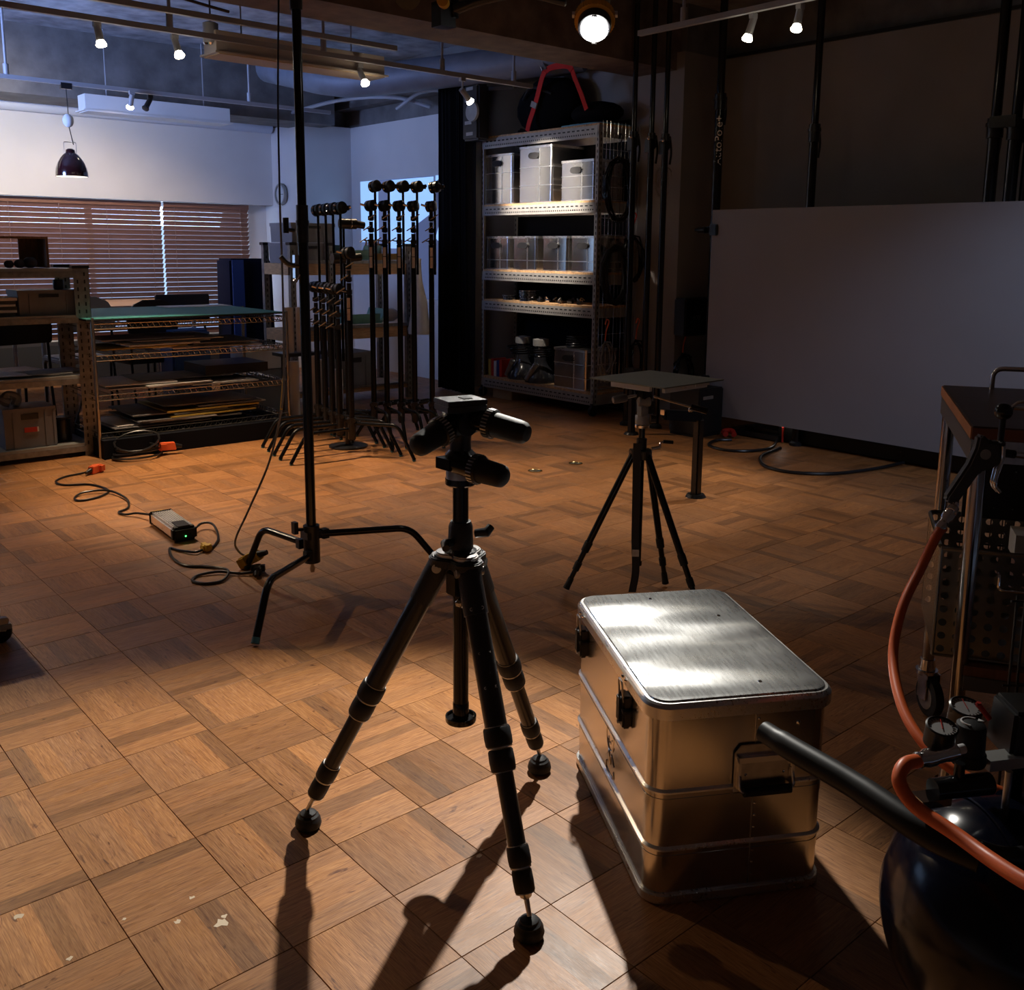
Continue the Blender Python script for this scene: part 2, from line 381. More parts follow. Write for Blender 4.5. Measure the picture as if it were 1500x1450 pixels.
for i in range(-10, 29):
    for j in range(-6, 46):
        cx, cy = X0+T*(i+0.5), Y0+T*(j+0.5)
        if cx > 7.0 or cy > 11.3: continue
        d = Vector((cx, cy, 0))-Cv; dz = d.dot(F)
        u = 761.9+1417*d.dot(RX)/dz if dz > 0.3 else 9e9; v = 614.1-1417*d.dot(UY)/dz if dz > 0.3 else 9e9
        inview = -60 < u < 1560 and -60 < v < 1530
        cells.append((0 if inview else 1, dz if dz > 0 else 99, i, j, cx, cy))
cells.sort()
bm, uvl, tl = new_tile_bm()
for k, (iv, dz, i, j, cx, cy) in enumerate(cells):
    ax = (i+j) % 2
    if iv == 0 and k < 296:
        o = bpy.data.objects.new('parquet_tile', variants[(ax, random.randrange(10))]); COL.objects.link(o); o.parent = floor; o.location = (cx, cy, 0)
        if random.random() < .5: o.rotation_euler = (0, 0, pi)
    else: tile_geo(bm, cx, cy, bool(ax), uvl, tl, 1000+k)
bmesh.ops.recalc_face_normals(bm, faces=bm.faces[:]); me = bpy.data.meshes.new('parquet_field'); bm.to_mesh(me); bm.free(); me.materials.append(parq)
o = bpy.data.objects.new('parquet_field', me); COL.objects.link(o); o.parent = floor; o['kind'] = 'stuff'
# white filler specks on the boards
rg = random.Random(3)
FILL = ((0.752, 1.822, .013), (0.765, 1.838, .006), (0.425, 2.126, .008), (0.735, 1.942, .006), (0.469, 1.922, .006), (0.596, 1.969, .004), (0.68, 1.886, .007), (1.32, 1.645, .007), (1.34, 1.66, .004))
for (x, y, r) in FILL:
    pts = [(r*(0.5+rg.random())*cos(a*pi/5), r*(0.5+rg.random())*sin(a*pi/5)) for a in range(10)]
    MB().prism(pts, 0.0004, (x, y, 0.0)).build('filler_patch', mat('pale_filler', (0.62, 0.5, 0.36), 0.7), floor)

# ================================================================ ROOM SHELL
ZC = 3.42
def S_(mb, name, m): return struct(mb.build(name, m))
S_(MB().bx((-2.5, -1.5, ZC), (7.1, 11.6, ZC+.15)), 'ceiling', conc)
# window wall
W = MB(); W.bx((-2.5, 11.05, 1.93), (5.64, 11.25, 2.80)); S_(W, 'wall_window_soffit', wallw)
W = MB(); W.bx((-2.5, 11.25, 0), (5.64, 11.4, 0.40)).bx((-2.5, 11.25, 2.0), (5.64, 11.4, ZC)); W.bx((5.4, 11.25, 0), (5.64, 11.4, 3)); S_(W, 'wall_window', wallw)
S_(MB().bx((5.64, 10.47, 0), (5.8, 11.4, 2.83)).bx((5.64, 10.32, 0), (6.45, 10.47, 2.83)), 'wall_corner', wallw)
S_(MB().bx((6.30, 7.95, 0), (6.45, 10.32, 2.83)), 'wall_screen', wallw)
S_(MB().bx((6.45, 5.375, 0), (7.1, 7.95, 3.04)), 'wall_column', walld)
S_(MB().bx((6.96, -1.5, 0), (7.1, 5.375, 3.04)), 'wall_right', walld)
S_(MB().bx((5.64, 10.47, 2.83), (7.1, 11.6, ZC)).bx((6.32, 7.9, 2.83), (7.1, 11.0, ZC)).bx((6.5, 5.40, 3.04), (7.1, 7.9, ZC)).bx((7.0, -1.5, 3.04), (7.1, 5.4, ZC)), 'wall_upper', concd)
S_(MB().bx((-2.65, -1.5, 0), (-2.5, 11.6, ZC)), 'wall_left', walld)
S_(MB().bx((-2.5, -1.65, 0), (7.1, -1.5, ZC)), 'wall_front', walld)
S_(MB().bx((-2.5, 10.0, 2.80), (5.9, 10.6, ZC)), 'trim_1', concd)                 # beam by the window
S_(MB().bx((-2.5, 5.46, 2.90), (7.1, 5.92, ZC)), 'trim_2', concr)                  # near beam
S_(MB().bx((6.15, 6.3, 3.02), (7.0, 10.9, ZC)), 'trim_3', concd)
S_(MB().cyl((-2.5, 10.98, 2.83), (5.6, 10.98, 2.83), 0.07, n=16), 'trim_4', mat('pale_pipe', (0.55, 0.6, 0.7), 0.5))
# shadow gap trims on top of the right wall
S_(MB().bx((6.93, -1.5, 3.035), (6.96, 5.375, 3.06)), 'trim_5', black)
# window frame and glass
win = MB(); 
for x in (-2.45, 0.6, 2.0, 3.55, 5.35): win.bx((x-.03, 11.27, 0.40), (x+.03, 11.33, 2.0))
win.bx((-2.5, 11.27, 0.40), (5.4, 11.33, 0.46)).bx((-2.5, 11.27, 1.94), (5.4, 11.33, 2.0))
win = S_(win, 'window_1', white)
gl = bpy.data.materials.new('window_glass'); gl.use_nodes = True; b = gl.node_tree.nodes['Principled BSDF']; b.inputs['Transmission Weight'].default_value = 1; b.inputs['Roughness'].default_value = 0.0; b.inputs['IOR'].default_value = 1.02
MB().bx((-2.45, 11.295, 0.46), (5.35, 11.30, 1.94)).build('pane', gl, win)
# venetian blinds
def blind(x0, x1, label, z0=0.44, tilt=-51):
    t = thing('venetian_blind', label, 'blind', (x0, 11.17, 0))
    L_ = x1-x0
    MB().bx((0, -.035, 1.87), (L_, .035, 1.925)).build('headrail', blindm, t)
    me = None; z = 1.85; R_ = Matrix.Rotation(radians(tilt), 3, 'X'); k = 0
    while z > z0:
        if me is None:
            o = MB().box((L_/2, 0, 0), (L_, 0.064, 0.003), M=R_).build('slat', blindm, t); me = o.data
        else: o = bpy.data.objects.new('slat', me); COL.objects.link(o); o.parent = t
        o.location = (0, 0, z); z -= 0.0535; k += 1
    MB().bx((0, -.03, z0-.02), (L_, .03, z0+.005)).build('bottom_rail', blindm, t)
    nc = max(2, int(L_/.45))
    for q in range(nc): MB().cyl((.12+q*(L_-.24)/(nc-1), -.045, z0), (.12+q*(L_-.24)/(nc-1), -.045, 1.88), 0.0025, n=5).build('ladder_cord', cordm, t)
    return t
blind(-0.35, 4.30, 'long brown wooden venetian blind filling the left of the window')
blind(4.325, 5.36, 'shorter brown wooden venetian blind next to the window corner')

# ================================================================ projected picture on the screen wall
def pic(u): # along the wall, metres from its left end
    return u
p = thing('projected_picture', 'blue-white projected picture of a person by a window on the wall', 'projection', (6.285, 10.09, 0.88))
pj = lambda n, c, s: mat(n, c, 0.8, emit=c, estr=s)
def flat(name, pts, m, lift):   # pts (y along -Y from the left edge, z up)
    MB().prism([(a, b) for a, b in pts], 0.002, (-lift, 0, 0), X=(0, -1, 0), Y=(0, 0, 1)).build(name, m, p)
flat('backdrop', [(0.0, 0.45), (0.0, 1.32), (1.74, 1.32), (1.74, 0.0), (.9, 0), (.9, .45)], pj('projection_grey', (0.13, 0.17, 0.30), 0.55), 0.0)
flat('bright_pane', [(0.0, 0.62), (0.0, 1.32), (0.38, 1.32), (0.38, 0.62)], pj('projection_blue', (0.36, 0.62, 0.95), 0.75), 0.004)
flat('bright_pane', [(0.62, 0.55), (0.62, 1.31), (1.46, 1.31), (1.46, 0.55)], MATS['projection_blue'], 0.004)
flat('bright_pane', [(1.5, 0.55), (1.5, 1.32), (1.74, 1.32), (1.74, 0.55)], MATS['projection_blue'], 0.004)
hd = [(1.60+.125*cos(a*pi/9), 1.12+.17*sin(a*pi/9)) for a in range(18)]
flat('person_head', hd, pj('projection_dark', (0.06, 0.08, 0.15), 0.5), 0.008)
flat('person_face', [(1.60+.05+.055*cos(a*pi/7), 1.04+.10*sin(a*pi/7)) for a in range(14)], pj('projection_skin', (0.2, 0.27, 0.42), 0.6), 0.011)
flat('person_body', [(1.10, 0.0), (1.03, .55), (1.12, .80), (1.36, .90), (1.52, .98), (1.74, .92), (1.74, 0.0)], pj('projection_shirt', (0.10, 0.13, 0.24), 0.55), 0.006)
flat('person_hand', [(1.5, .66), (1.58, .84), (1.68, .82), (1.62, .60)], MATS['projection_blue'], 0.009)

# ================================================================ CEILING FITTINGS
def rail(name, label, p0, p1, drops):
    t = thing(name, label, 'track rail', p0)
    d = Vector(p1)-Vector(p0)
    MB().box(d/2+Vector((0, 0, 0)), (abs(d.x)+.035, abs(d.y)+.035, .034)).build('rail_body', trackgrey, t)
    for q in drops:
        a = Vector(p0).lerp(Vector(p1), q)-Vector(p0)
        MB().cyl(a+Vector((0, 0, .02)), a+Vector((0, 0, ZC-p0[2])), .011, n=10).cyl(a+Vector((0, 0, .015)), a+Vector((0, 0, .1)), .022, n=10).lathe([(.02, 0), (.045, .07)], a+Vector((0, 0, ZC-p0[2]-.07)), n=12).build('drop_rod', trackgrey, t)
    return t
rail('lighting_track', 'grey lighting track hung between the two long light boxes, nearer the room', (-.5, 6.43, 2.80), (5.7, 6.43, 2.80), (.12, .30, .5, .68, .85, .97))
rail('lighting_track', 'grey lighting track near the window, holding the pendant lamp', (-.5, 9.10, 2.80), (5.3, 9.10, 2.80), (.1, .48, .85))
rail('lighting_track', 'dark lighting track along the right wall ceiling', (5.06, 1.0, 2.86), (5.06, 4.6, 2.86), (.1, .5, .9))
rail('conduit_pipe', 'thin grey conduit running beside the nearer lighting track', (-.5, 6.25, 2.88), (4.2, 6.25, 2.88), (.4,))
def track_spot(lc, tg, label, on=True, name='track_spotlight', zr=2.783, body=trackgrey):
    lc = Vector(lc); d = (Vector(tg)-lc).normalized()
    t = thing(name, label, 'spotlight', (lc.x, lc.y, lc.z), 0)
    back = lc - d*0.11
    top = Vector((back.x, back.y, zr))
    dz = Vector((0, 0, 1))
    MB().box(top-lc-dz*.012, (.045, .032, .03)).cyl(top-lc-dz*.02, (back-lc)+dz*.0, .008, n=8).build('mount', body, t)
    MB().cyl(-d*.13, -d*.02, .021, .024, n=16).sphere(back-lc, .015, 10).build('housing', body, t)
    bb = MB().lathe([(.018, -.03), (.026, -.012), (.033, .004), (.030, .012), (.012, .018)], (0, 0, 0), d, n=16).build('bulb', bulbm if on else black, t)
    return t
labs = ['lit grey track spotlight, leftmost and largest of the nearer track', 'lit grey track spotlight second from the left on the nearer track', 'lit grey track spotlight under the long light box, right of the tall stand', 'lit grey track spotlight in front of the black curtain', 'lit track spotlight beyond the left edge of the photo',
        'lit track spotlight by the window, right of the pendant lamp', 'smaller starry lit spotlight above the grey board, beside the labelled pole', 'brighter lit spotlight above the grey board, left of the slim pole']
for (lc, tg, pw, cs, c), lb in zip(SPOTS, labs):
    track_spot(lc, tg, lb, zr=2.843 if lc[0] > 5.055 and lc[1] < 5 else 2.783)
track_spot((3.42, 9.10, 2.66), (3.1, 8.9, 2.2), 'small unlit black spotlight beside the lit one by the window', on=False, body=black)
# pendant
t = thing('pendant_lamp', 'glossy black bell-shaped pendant lamp hanging near the window', 'pendant lamp', (2.745, 9.1, 2.02))
MB().box((0, 0, .755), (.09, .04, .05)).build('track_adapter', black, t)
MB().tube([(0, 0, .74), (.005, 0, .5), (.0, 0, .44), (.03, 0, .27)], .004, 6).build('cord', black, t)
MB().sphere((0, 0, .47), .046, 16, (1, 1, 1.25)).build('cord_cup', white, t)
prof = [(.132, 0), (.131, .03), (.124, .07), (.108, .115), (.085, .155), (.06, .185), (.04, .2), (.036, .225), (.02, .235)]
sh = MB().lathe(prof+[(.018, .23), (.034, .2), (.055, .18), (.08, .15), (.1, .112), (.118, .07), (.127, .03), (.1285, .0)], cap=False, n=32).build('shade', burg, t)
MB().bent([(-.05, 0, .2), (-.05, 0, .29), (.05, 0, .29), (.05, 0, .2)], .003, .01, 6).build('bracket', steel, t)
MB().lathe([(.127, .0), (.127, .004)], n=32).build('diffuser', pendglow, t)
t.location = (2.745, 9.1, 2.02)
# fluorescent boxes
def lightbox(loc, L_, label, m, under):
    t = thing('fluorescent_box', label, 'light box', loc)
    MB().bx((0, -.13, 0), (L_, .13, .012)).bx((0.02, -.10, .01), (L_-.02, .10, .15)).build('box_body', m, t)
    MB().bx((.03, -.12, -.006), (L_-.03, .12, 0)).build('diffuser', under, t)
    for x in (.25, L_-.25):
        MB().cyl((x, 0, .15), (x, 0, ZC-loc[2]), .006, n=6).build('hanging_rod', trackgrey, t)
lightbox((2.93, 6.62, 2.72), 1.38, 'long cream light box hung left of centre, in front of the concrete beam', mat('cream_metal', (.52, .46, .42), .5), mat('cream_diffuser', (.5, .38, .24), .6))
lightbox((3.05, 9.75, 2.66), 1.45, 'long white light box hung near the window soffit', white, white)
t = thing('ceiling_sensor', 'small grey ceiling sensor cylinder between the left spotlights and the light box', 'sensor', (2.95, 6.60, 2.79))
MB().lathe([(.05, 0), (.052, .01), (.052, .13), (.03, .14)], n=24).build('body', trackgrey, t)
MB().cyl((0, 0, .14), (0, 0, .63), .006, n=6).build('cable', black, t); MB().lathe([(.04, -.012), (.052, 0)], n=24).build('lens_ring', chrome, t)
# duct and cables
one(MB().tube([(4.9, 9.6, 3.25), (4.9, 9.0, 3.12), (5.0, 8.55, 3.02), (5.25, 8.1, 3.0), (6.25, 6.35, 3.12)], .145, 20, 5), 'ventilation_duct', ductm, 'fat grey ventilation duct bending under the ceiling slab, centre left', 'duct')
one(MB().tube([(5.3, 10.2, 2.86), (5.6, 9.4, 2.98), (5.9, 8.8, 2.98), (6.15, 8.5, 2.88)], .02, 8, 6), 'ceiling_cable', trackgrey, 'thick grey cable arching under the slab above the corner', 'cable')
one(MB().tube([(5.9, 8.75, 2.86), (5.98, 8.4, 3.0), (6.1, 8.0, 2.98), (6.25, 7.3, 2.95)], .018, 8, 6), 'ceiling_cable', trackgrey, 'second grey cable above the projection, nearer the curtain', 'cable')
one(MB().tube([(0.6, 6.2, 2.93), (1.6, 6.2, 2.95), (2.0, 6.22, 2.90), (2.4, 6.2, 2.96), (2.9, 6.2, 2.92)], .01, 6, 5), 'ceiling_cable', black, 'black cable clipped along the conduit above the left spotlights', 'cable')
# clock
t = thing('wall_clock', 'round grey wall clock on the side wall beside the window', 'clock', (5.63, 10.78, 2.05))
MB().lathe([(.12, 0), (.13, .02), (.125, .045), (.108, .045), (.105, .02)], (0, 0, 0), (-1, 0, 0), n=32).build('rim', greymetal, t)
MB().lathe([(.107, .02), (.107, .026)], (0, 0, 0), (-1, 0, 0), n=32).build('dial', mat('clock_dial', (.5, .52, .55), .4), t)
MB().box((-.03, .012, .03), (.003, .008, .075), M=Matrix.Rotation(.3, 3, 'X')).box((-.03, -.03, .0), (.003, .07, .006)).build('hands', black, t)

# ================================================================ LEFT SHELF UNIT (slotted angle)
def slots_on(mb, p0, d, n, step, size, off=0):   # row of dark slots
    p0 = Vector(p0); d = Vector(d).normalized()
    for k in range(n): mb.box(p0+d*(k*step+off), size)
t = thing('shelving_unit', 'grey slotted-angle shelving unit at the left edge with crates and papers', 'shelving', (0.9, 6.9, 0))
for x in (0.0, 1.19):
    for y in (0.0, 0.42):
        f = MB(); f.bx((x, y, 0), (x+.055, y+.004, 1.285)).bx((x+.051, y, 0), (x+.055, y+.05, 1.285)).bx((x-.045, y, 0), (x, y+.004, 1.285))
        po = f.build('post', galv, t)
        s = MB()
        for k in range(25): s.bx((x+.02, y-.0015, .03+k*.05), (x+.03, y+.001, .055+k*.05)).bx((x-.025, y-.0015, .03+k*.05), (x-.016, y+.001, .055+k*.05)).bx((x+.0545, y+.02, .03+k*.05), (x+.0562, y+.032, .055+k*.05))
        o = s.build('slot_row', black, po); o['kind'] = 'stuff'
        MB().bx((x-.05, y-.004, 1.28), (x+.06, y+.055, 1.30)).build('post_cap', black, po)
for z, h in ((1.235, .045), (.93, .04), (.515, .045), (.045, .045)):
    MB().bx((-.0, .004, z), (1.19, .42, z+h)).build('shelf', angle, t)
    MB().bx((0, -.004, z-.012), (1.19, .004, z+h*.6)).build('shelf_rail', galv, t)
MB().cyl((1.2, .04, .5), (1.2, .36, .18), .009, n=6).build('brace', galv, t)
# things on it
t = thing('wooden_frame_box', 'open brown wooden box frame standing on top of the left shelf unit', 'box', (1.50, 7.0, 1.283))
MB().bx((0.0, 0, .19), (.43, .2, .205)).build('top_board', brownwood, t); MB().bx((.415, .0, 0), (.43, .2, .19)).build('side_board', brownwood, t)
MB().bx((.0, 0, 0), (.015, .2, .19)).build('side_board', brownwood, t)
MB().bx((.295, .19, 0), (.415, .2, .19)).build('back_board', brownwood, t)
for x, r, lb in ((1.80, .038, 'round navy ball, largest and rightmost on the left shelf unit top'), (1.735, .030, 'dark ball second from right on the left shelf unit top'), (1.672, .027, 'smallest dark lump at the left edge on the shelf unit top')):
    one(MB().sphere((0, 0, r), r, 14, (1.15, 1, 1)), 'cloth_ball', mat('navy_ball', (.01, .012, .03), .7), lb, 'ball', (x, 6.955, 1.282))
def crate(name, label, loc, w_, d_, h, m=greyp, tagc=False, rz=0):
    t = thing(name, label, 'crate', loc, rz)
    f = MB(); f.box((0, 0, h*.47), (w_*.96, d_*.96, h*.94), taper=1.02).build('body', m, t)
    r = MB(); r.bx((-w_/2, -d_/2, h-.03), (w_/2, d_/2, h)); r.build('rim', m, t)
    for k in (-.46, -.3, .3, .46): MB().bx((w_*k-.008, -d_/2-.003, .01), (w_*k+.008, -d_/2+.01, h-.02)).build('rib', m, t)
    for k in (-.4, .4): MB().bx((w_/2-.01, d_*k-.008, .01), (w_/2+.003, d_*k+.008, h-.02)).build('rib', m, t)
    MB().bx((-w_*.16, -d_/2-.004, h*.72), (w_*.16, -d_/2+.012, h*.86)).build('hand_hole', black, t)
    if tagc: MB().bx((-w_*.12, -d_/2-.005, h*.4), (w_*.12, -d_/2-.001, h*.52)).build('sticker', redP, t); MB().bx((w_*.12, -d_/2-.005, h*.4), (w_*.15, -d_/2-.001, h*.52)).build('sticker', paper, t)
    return t
crate('plastic_crate', 'grey plastic crate on the second shelf of the left unit', (1.895, 7.08, .972), .385, .27, .165)
crate('plastic_crate', 'grey plastic crate with a red sticker on the bottom shelf, left edge', (1.72, 7.08, .092), .33, .28, .27, tagc=True)
for k in range(6):
    h = [.02, .018, .022, .016, .022, .02][k]
    one(MB().box((0, 0, 0), (.17+.01*(k % 2), .2, h-.002)), 'book', paper if k % 2 else mat('dark_book', (.04, .045, .04), .6), ['bottom book of the stack beside the crate', 'second book from the bottom beside the crate', 'third book from the bottom of the stack beside the crate', 'fourth book from the bottom of the stack beside the crate', 'fifth book, just under the top one, beside the crate', 'top book of the stack beside the crate on the left unit'][k], 'book', (1.60+.006*(k % 3), 7.05, .985+.0195*k), 0, 'books stacked on the second shelf')
one(MB().lathe([(.03, 0), (.034, .01), (.034, .06), (.03, .065)], n=20), 'metal_tin', black, 'dark round tin standing on the grey crate of the left unit', 'tin', (1.99, 7.05, 1.139))
one(MB().lathe([(.02, 0), (.03, .05), (.032, .09)], n=16), 'paper_cup', paper, 'pale cup squeezed between the crate and the shelf post', 'cup', (2.105, 6.985, .972))
for k in range(9):
    one(MB().box((0, 0, 0), (.36+.03*(k % 3), .26, .004)), 'paper_sheet', [paper, paperdark, paper][k % 3], ['leftmost', 'second leftmost', 'third from left', 'fourth from left', 'middle', 'fourth from right', 'third from right', 'second from right', 'rightmost'][k]+' loose sheet on the third shelf of the left unit', 'paper', (1.30+.09*k if k < 8 else 1.9, 7.1+.012*(k % 3), .564+.0045*(k % 4)), .1*((k*7) % 5-2), 'sheets on the third shelf of the left unit')
one(MB().lathe([(.05, 0), (.055, .01), (.05, .15), (.06, .16), (.06, .17)], n=20), 'black_canister', black, 'black lidded canister beside the crate on the bottom left shelf', 'canister', (1.96, 7.08, .092))
one(MB().tube([(0, 0, 0), (.02, .01, .05), (-.03, .03, .07), (-.07, 0, .04), (-.03, -.02, .02)], .03, 8, 4), 'plastic_bag', mat('clear_bag', (.25, .26, .28), .3), 'crumpled grey plastic bag above the bottom crate on the left', 'bag', (1.66, 7.05, .37))
# coiled cord with orange plugs at foot of the post
one(MB().tube([(0.17*cos(a*.45)*(1-.004*a), 0.12*sin(a*.45), .008+.0012*a+(.12*math.exp(-((a-30)/5)**2))) for a in range(60)], .007, 6), 'extension_cord', black, 'coiled black cord at the foot of the left shelf post', 'cord', (2.30, 6.62, 0))
def plug(name, label, loc, m, rz, s=1.0, tilt=0.0):
    t = thing(name, label, 'plug', loc, rz)
    M = Matrix.Rotation(tilt, 3, 'Y')
    MB().box((0, 0, .022*s), (.09*s, .04*s, .04*s), M=M, taper=.85).build('plug_body', m, t, bevel=.004)
    f = MB()
    for k in (-1, 1): f.box(M @ Vector((.02*s, k*.024*s, 0))+Vector((0, 0, .024*s)), (.03*s, .018*s, .03*s), M=M)
    f.build('grip_wing', m, t)
    MB().cyl(M @ Vector((-.04*s, 0, 0))+Vector((0, 0, .022*s)), M @ Vector((-.075*s, 0, -.005))+Vector((0, 0, .02*s)), .014*s, .009*s, n=10).build('strain_relief', black, t)
    return t
plug('power_plug', 'orange plug lying on the coil at the shelf post', (2.50, 6.60, .03), orangeP, 2.9, 1.3)
plug('power_plug', 'orange plug on the floor left of the shelf post', (1.93, 6.33, 0), orangeP, .6, 1.2)

# ================================================================ WIRE RACK with teal cutting mat
chr2 = mat('wire_shelf_metal', (0.5, 0.47, 0.42), 0.25, metal=1.0)
t = thing('wire_shelving_rack', 'long chrome wire shelving rack under the teal cutting mat', 'shelving', (2.1, 6.75, 0))
Lx, Dy = 1.42, .75
for x in (0.0, Lx):
    for y in (0, Dy):
        MB().cyl((x, y, .0), (x, y, .955), .0125, n=12).build('post', chr2, t)
for z in (.17, .43, .70, .915):
    f = MB()
    for (a, b) in (((0, 0), (Lx, 0)), ((0, Dy), (Lx, Dy)), ((Lx, 0), (Lx, Dy)), ((0, 0), (0, Dy))):
        f.cyl((*a, z), (*b, z), .004, n=6).cyl((*a, z-.035), (*b, z-.035), .004, n=6)
    k = 0; x = 0.0
    while x < Lx-.04:
        f.cyl((x, 0, z), (x+.02, 0, z-.035), .0022, n=4).cyl((x+.02, 0, z-.035), (x+.04, 0, z), .0022, n=4); x += .04
    y = 0
    while y < Dy-.04: f.cyl((Lx, y, z), (Lx, y+.02, z-.035), .0022, n=4).cyl((Lx, y+.02, z-.035), (Lx, y+.04, z), .0022, n=4); y += .04
    for q in range(22): f.cyl((q*Lx/22+.03, 0, z), (q*Lx/22+.03, Dy, z), .002, n=4)
    f.build('wire_shelf', chr2, t)
t = thing('cutting_mat', 'teal cutting mat covering the table-high wire rack', 'cutting mat', (2.06, 6.74, .936))
MB().bx((0, 0, 0), (1.44, 1.15, .010)).build('board', mat('black_edge', (.01, .01, .012), .5), t); MB().bx((.0, .0, .010), (1.44, 1.15, .014)).build('mat_top', teal, t)
MB().bx((.9, .9, .0142), (1.44, 1.15, .018)).build('white_sheet', paper, t)
rg = random.Random(5)
def sheets(zb, n, x0, x1, label, group, yel=(), thick=(.003, .009), dark=.4):
    z = zb
    for k in range(n):
        h = rg.uniform(*thick); w_ = rg.uniform(.45, .75); cx = rg.uniform(x0+w_/2, x1-w_/2)
        m = yellowcard if k in yel else (paperdark if rg.random() < dark else paper)
        one(MB().box((0, 0, h/2), (w_, rg.uniform(.4, .6), h-.0006)), 'card_sheet', m, ('yellow' if k in yel else 'grey' if m is paperdark else 'pale')+' card, '+(NTH[k] if k < n-1 else 'topmost')+(' from the bottom ' if k < n-1 else ' ')+label, 'paper', (cx, 7.08+rg.uniform(-.02, .03), z), rg.uniform(-.05, .05), ('yellow ' if k in yel else '')+group)
        z += h
NTH = ['first', 'second', 'third', 'fourth', 'fifth', 'sixth', 'seventh', 'eighth', 'ninth', 'tenth', 'eleventh', 'twelfth', 'thirteenth', 'fourteenth']
sheets(.704, 9, 2.15, 3.5, 'in the upper wire shelf stack', 'sheets on the upper wire shelf', (2, ), (.006, .013), dark=.15)
sheets(.434, 7, 2.15, 3.5, 'in the middle wire shelf stack', 'sheets on the middle wire shelf', (), (.004, .010), dark=.5)
sheets(.174, 14, 2.12, 3.52, 'in the lowest wire shelf stack', 'sheets on the lowest wire shelf', (5, 9), (.006, .012), dark=.8)
one(MB().box((0, 0, .035), (.5, .4, .07)), 'flat_black_box', black, 'flat black box at the right end of the middle wire shelf', 'box', (3.18, 7.1, .49))
one(MB().bx((2.1, 6.68, 0), (3.52, 7.3, .13)), 'black_plinth', mat('plinth_black', (.006, .007, .012), .8, spec=.15), 'long low black plinth under the wire rack', 'plinth', (2.1, 6.68, 0), W=True)
MBX = MB
# table, chairs, blue box behind
t = thing('office_table', 'tan office table by the window behind the teal mat', 'table', (2.3, 8.9, 0))
MB().bx((0, 0, .87), (1.5, 1.1, .90)).build('tabletop', tan, t)
for x, y in ((.08, .08), (1.42, .08), (.08, 1.02), (1.42, 1.02)): MB().cyl((x, y, 0), (x, y, .87), .02, n=10).build('leg', steel, t)
def chair(loc, rz, m, label, round_=True):
    t = thing('office_chair', label, 'chair', loc, rz)
    f = MB()
    f.box((0, 0, .46), (.44, .42, .05)); f.build('seat', m, t, bevel=.015)
    g = MB()
    pts = [(-.22, 0), (-.23, .14), (-.17, .24), (-.08, .28), (.08, .28), (.17, .24), (.23, .14), (.22, 0)] if round_ else [(-.24, 0), (-.24, .24), (.24, .24), (.24, 0)]
    g.prism(pts, .035, (0, -.2, .70 if round_ else .74), X=(1, 0, 0), Y=(0, 0, 1)).build('backrest', m, t, bevel=.008)
    MB().bent([(-.2, -.2, .72), (-.2, -.22, .46), (-.2, .2, .44), (-.2, .22, 0)], .011, .05, 8).build('leg', black, t)
    MB().bent([(.2, -.2, .72), (.2, -.22, .46), (.2, .2, .44), (.2, .22, 0)], .011, .05, 8).build('leg', black, t)
    MB().bent([(-.2, -.2, .45), (-.2, -.26, 0)], .011, .05, 8).build('leg', black, t); MB().bent([(.2, -.2, .45), (.2, -.26, 0)], .011, .05, 8).build('leg', black, t)
chair((3.07, 8.55, 0), 0.1, black, 'black chair with rounded back behind the teal mat, left of the square one')
chair((3.45, 8.75, 0.03), -.05, mat('black_leather', (.02, .02, .025), .4), 'black leather chair with squared back behind the teal mat', False)
chair((2.52, 8.5, 0.04), .1, mat('pale_seat', (.35, .34, .34), .6), 'pale chair back showing between shelf post and teal mat')
chair((1.9, 8.1, 0), .2, black, 'black chair with steel legs seen through the left shelf unit')
t = thing('cloth_covered_box', 'tall box under dark blue cloth beside the window corner', 'box', (4.24, 8.95, 0))
MB().box((0, 0, .66), (.47, .34, 1.32), taper=.92).build('box_body', mat('black_cover', (.004, .006, .02), .9, spec=.2), t, bevel=.02)
MB().box((-.15, -.176, .68), (.12, .012, 1.26), taper=.95).build('blue_fold', mat('blue_cover', (.03, .07, .25), .8), t)
one(MB().bx((-.4, 10.75, 0), (5.3, 11.15, .40)), 'under_window_dark_block', mat('dark_block', (.03, .03, .035), .6), 'long low dark block added to darken the wall under the window blinds', 'cabinet', (2.4, 10.95, 0), W=True)  # added block, keeps the wall below the sill dark
one(MB().box((0, 0, .36), (.34, .3, .72)), 'blue_bin', mat('blue_bin_plastic', (.05, .12, .3), .5), 'blue bin under the table seen through the wire rack', 'bin', (3.35, 8.3, 0), bevel=.02)
one(MB().box((0, 0, .09), (.4, .3, .18)), 'paper_carton', paper, 'white carton standing behind the wire rack on the right', 'box', (3.85, 7.9, .39))
one(MB().box((0, 0, .19), (.5, .4, .38)), 'low_cabinet', paperdark, 'low grey cabinet carrying the white carton behind the wire rack', 'cabinet', (3.85, 7.95, 0))
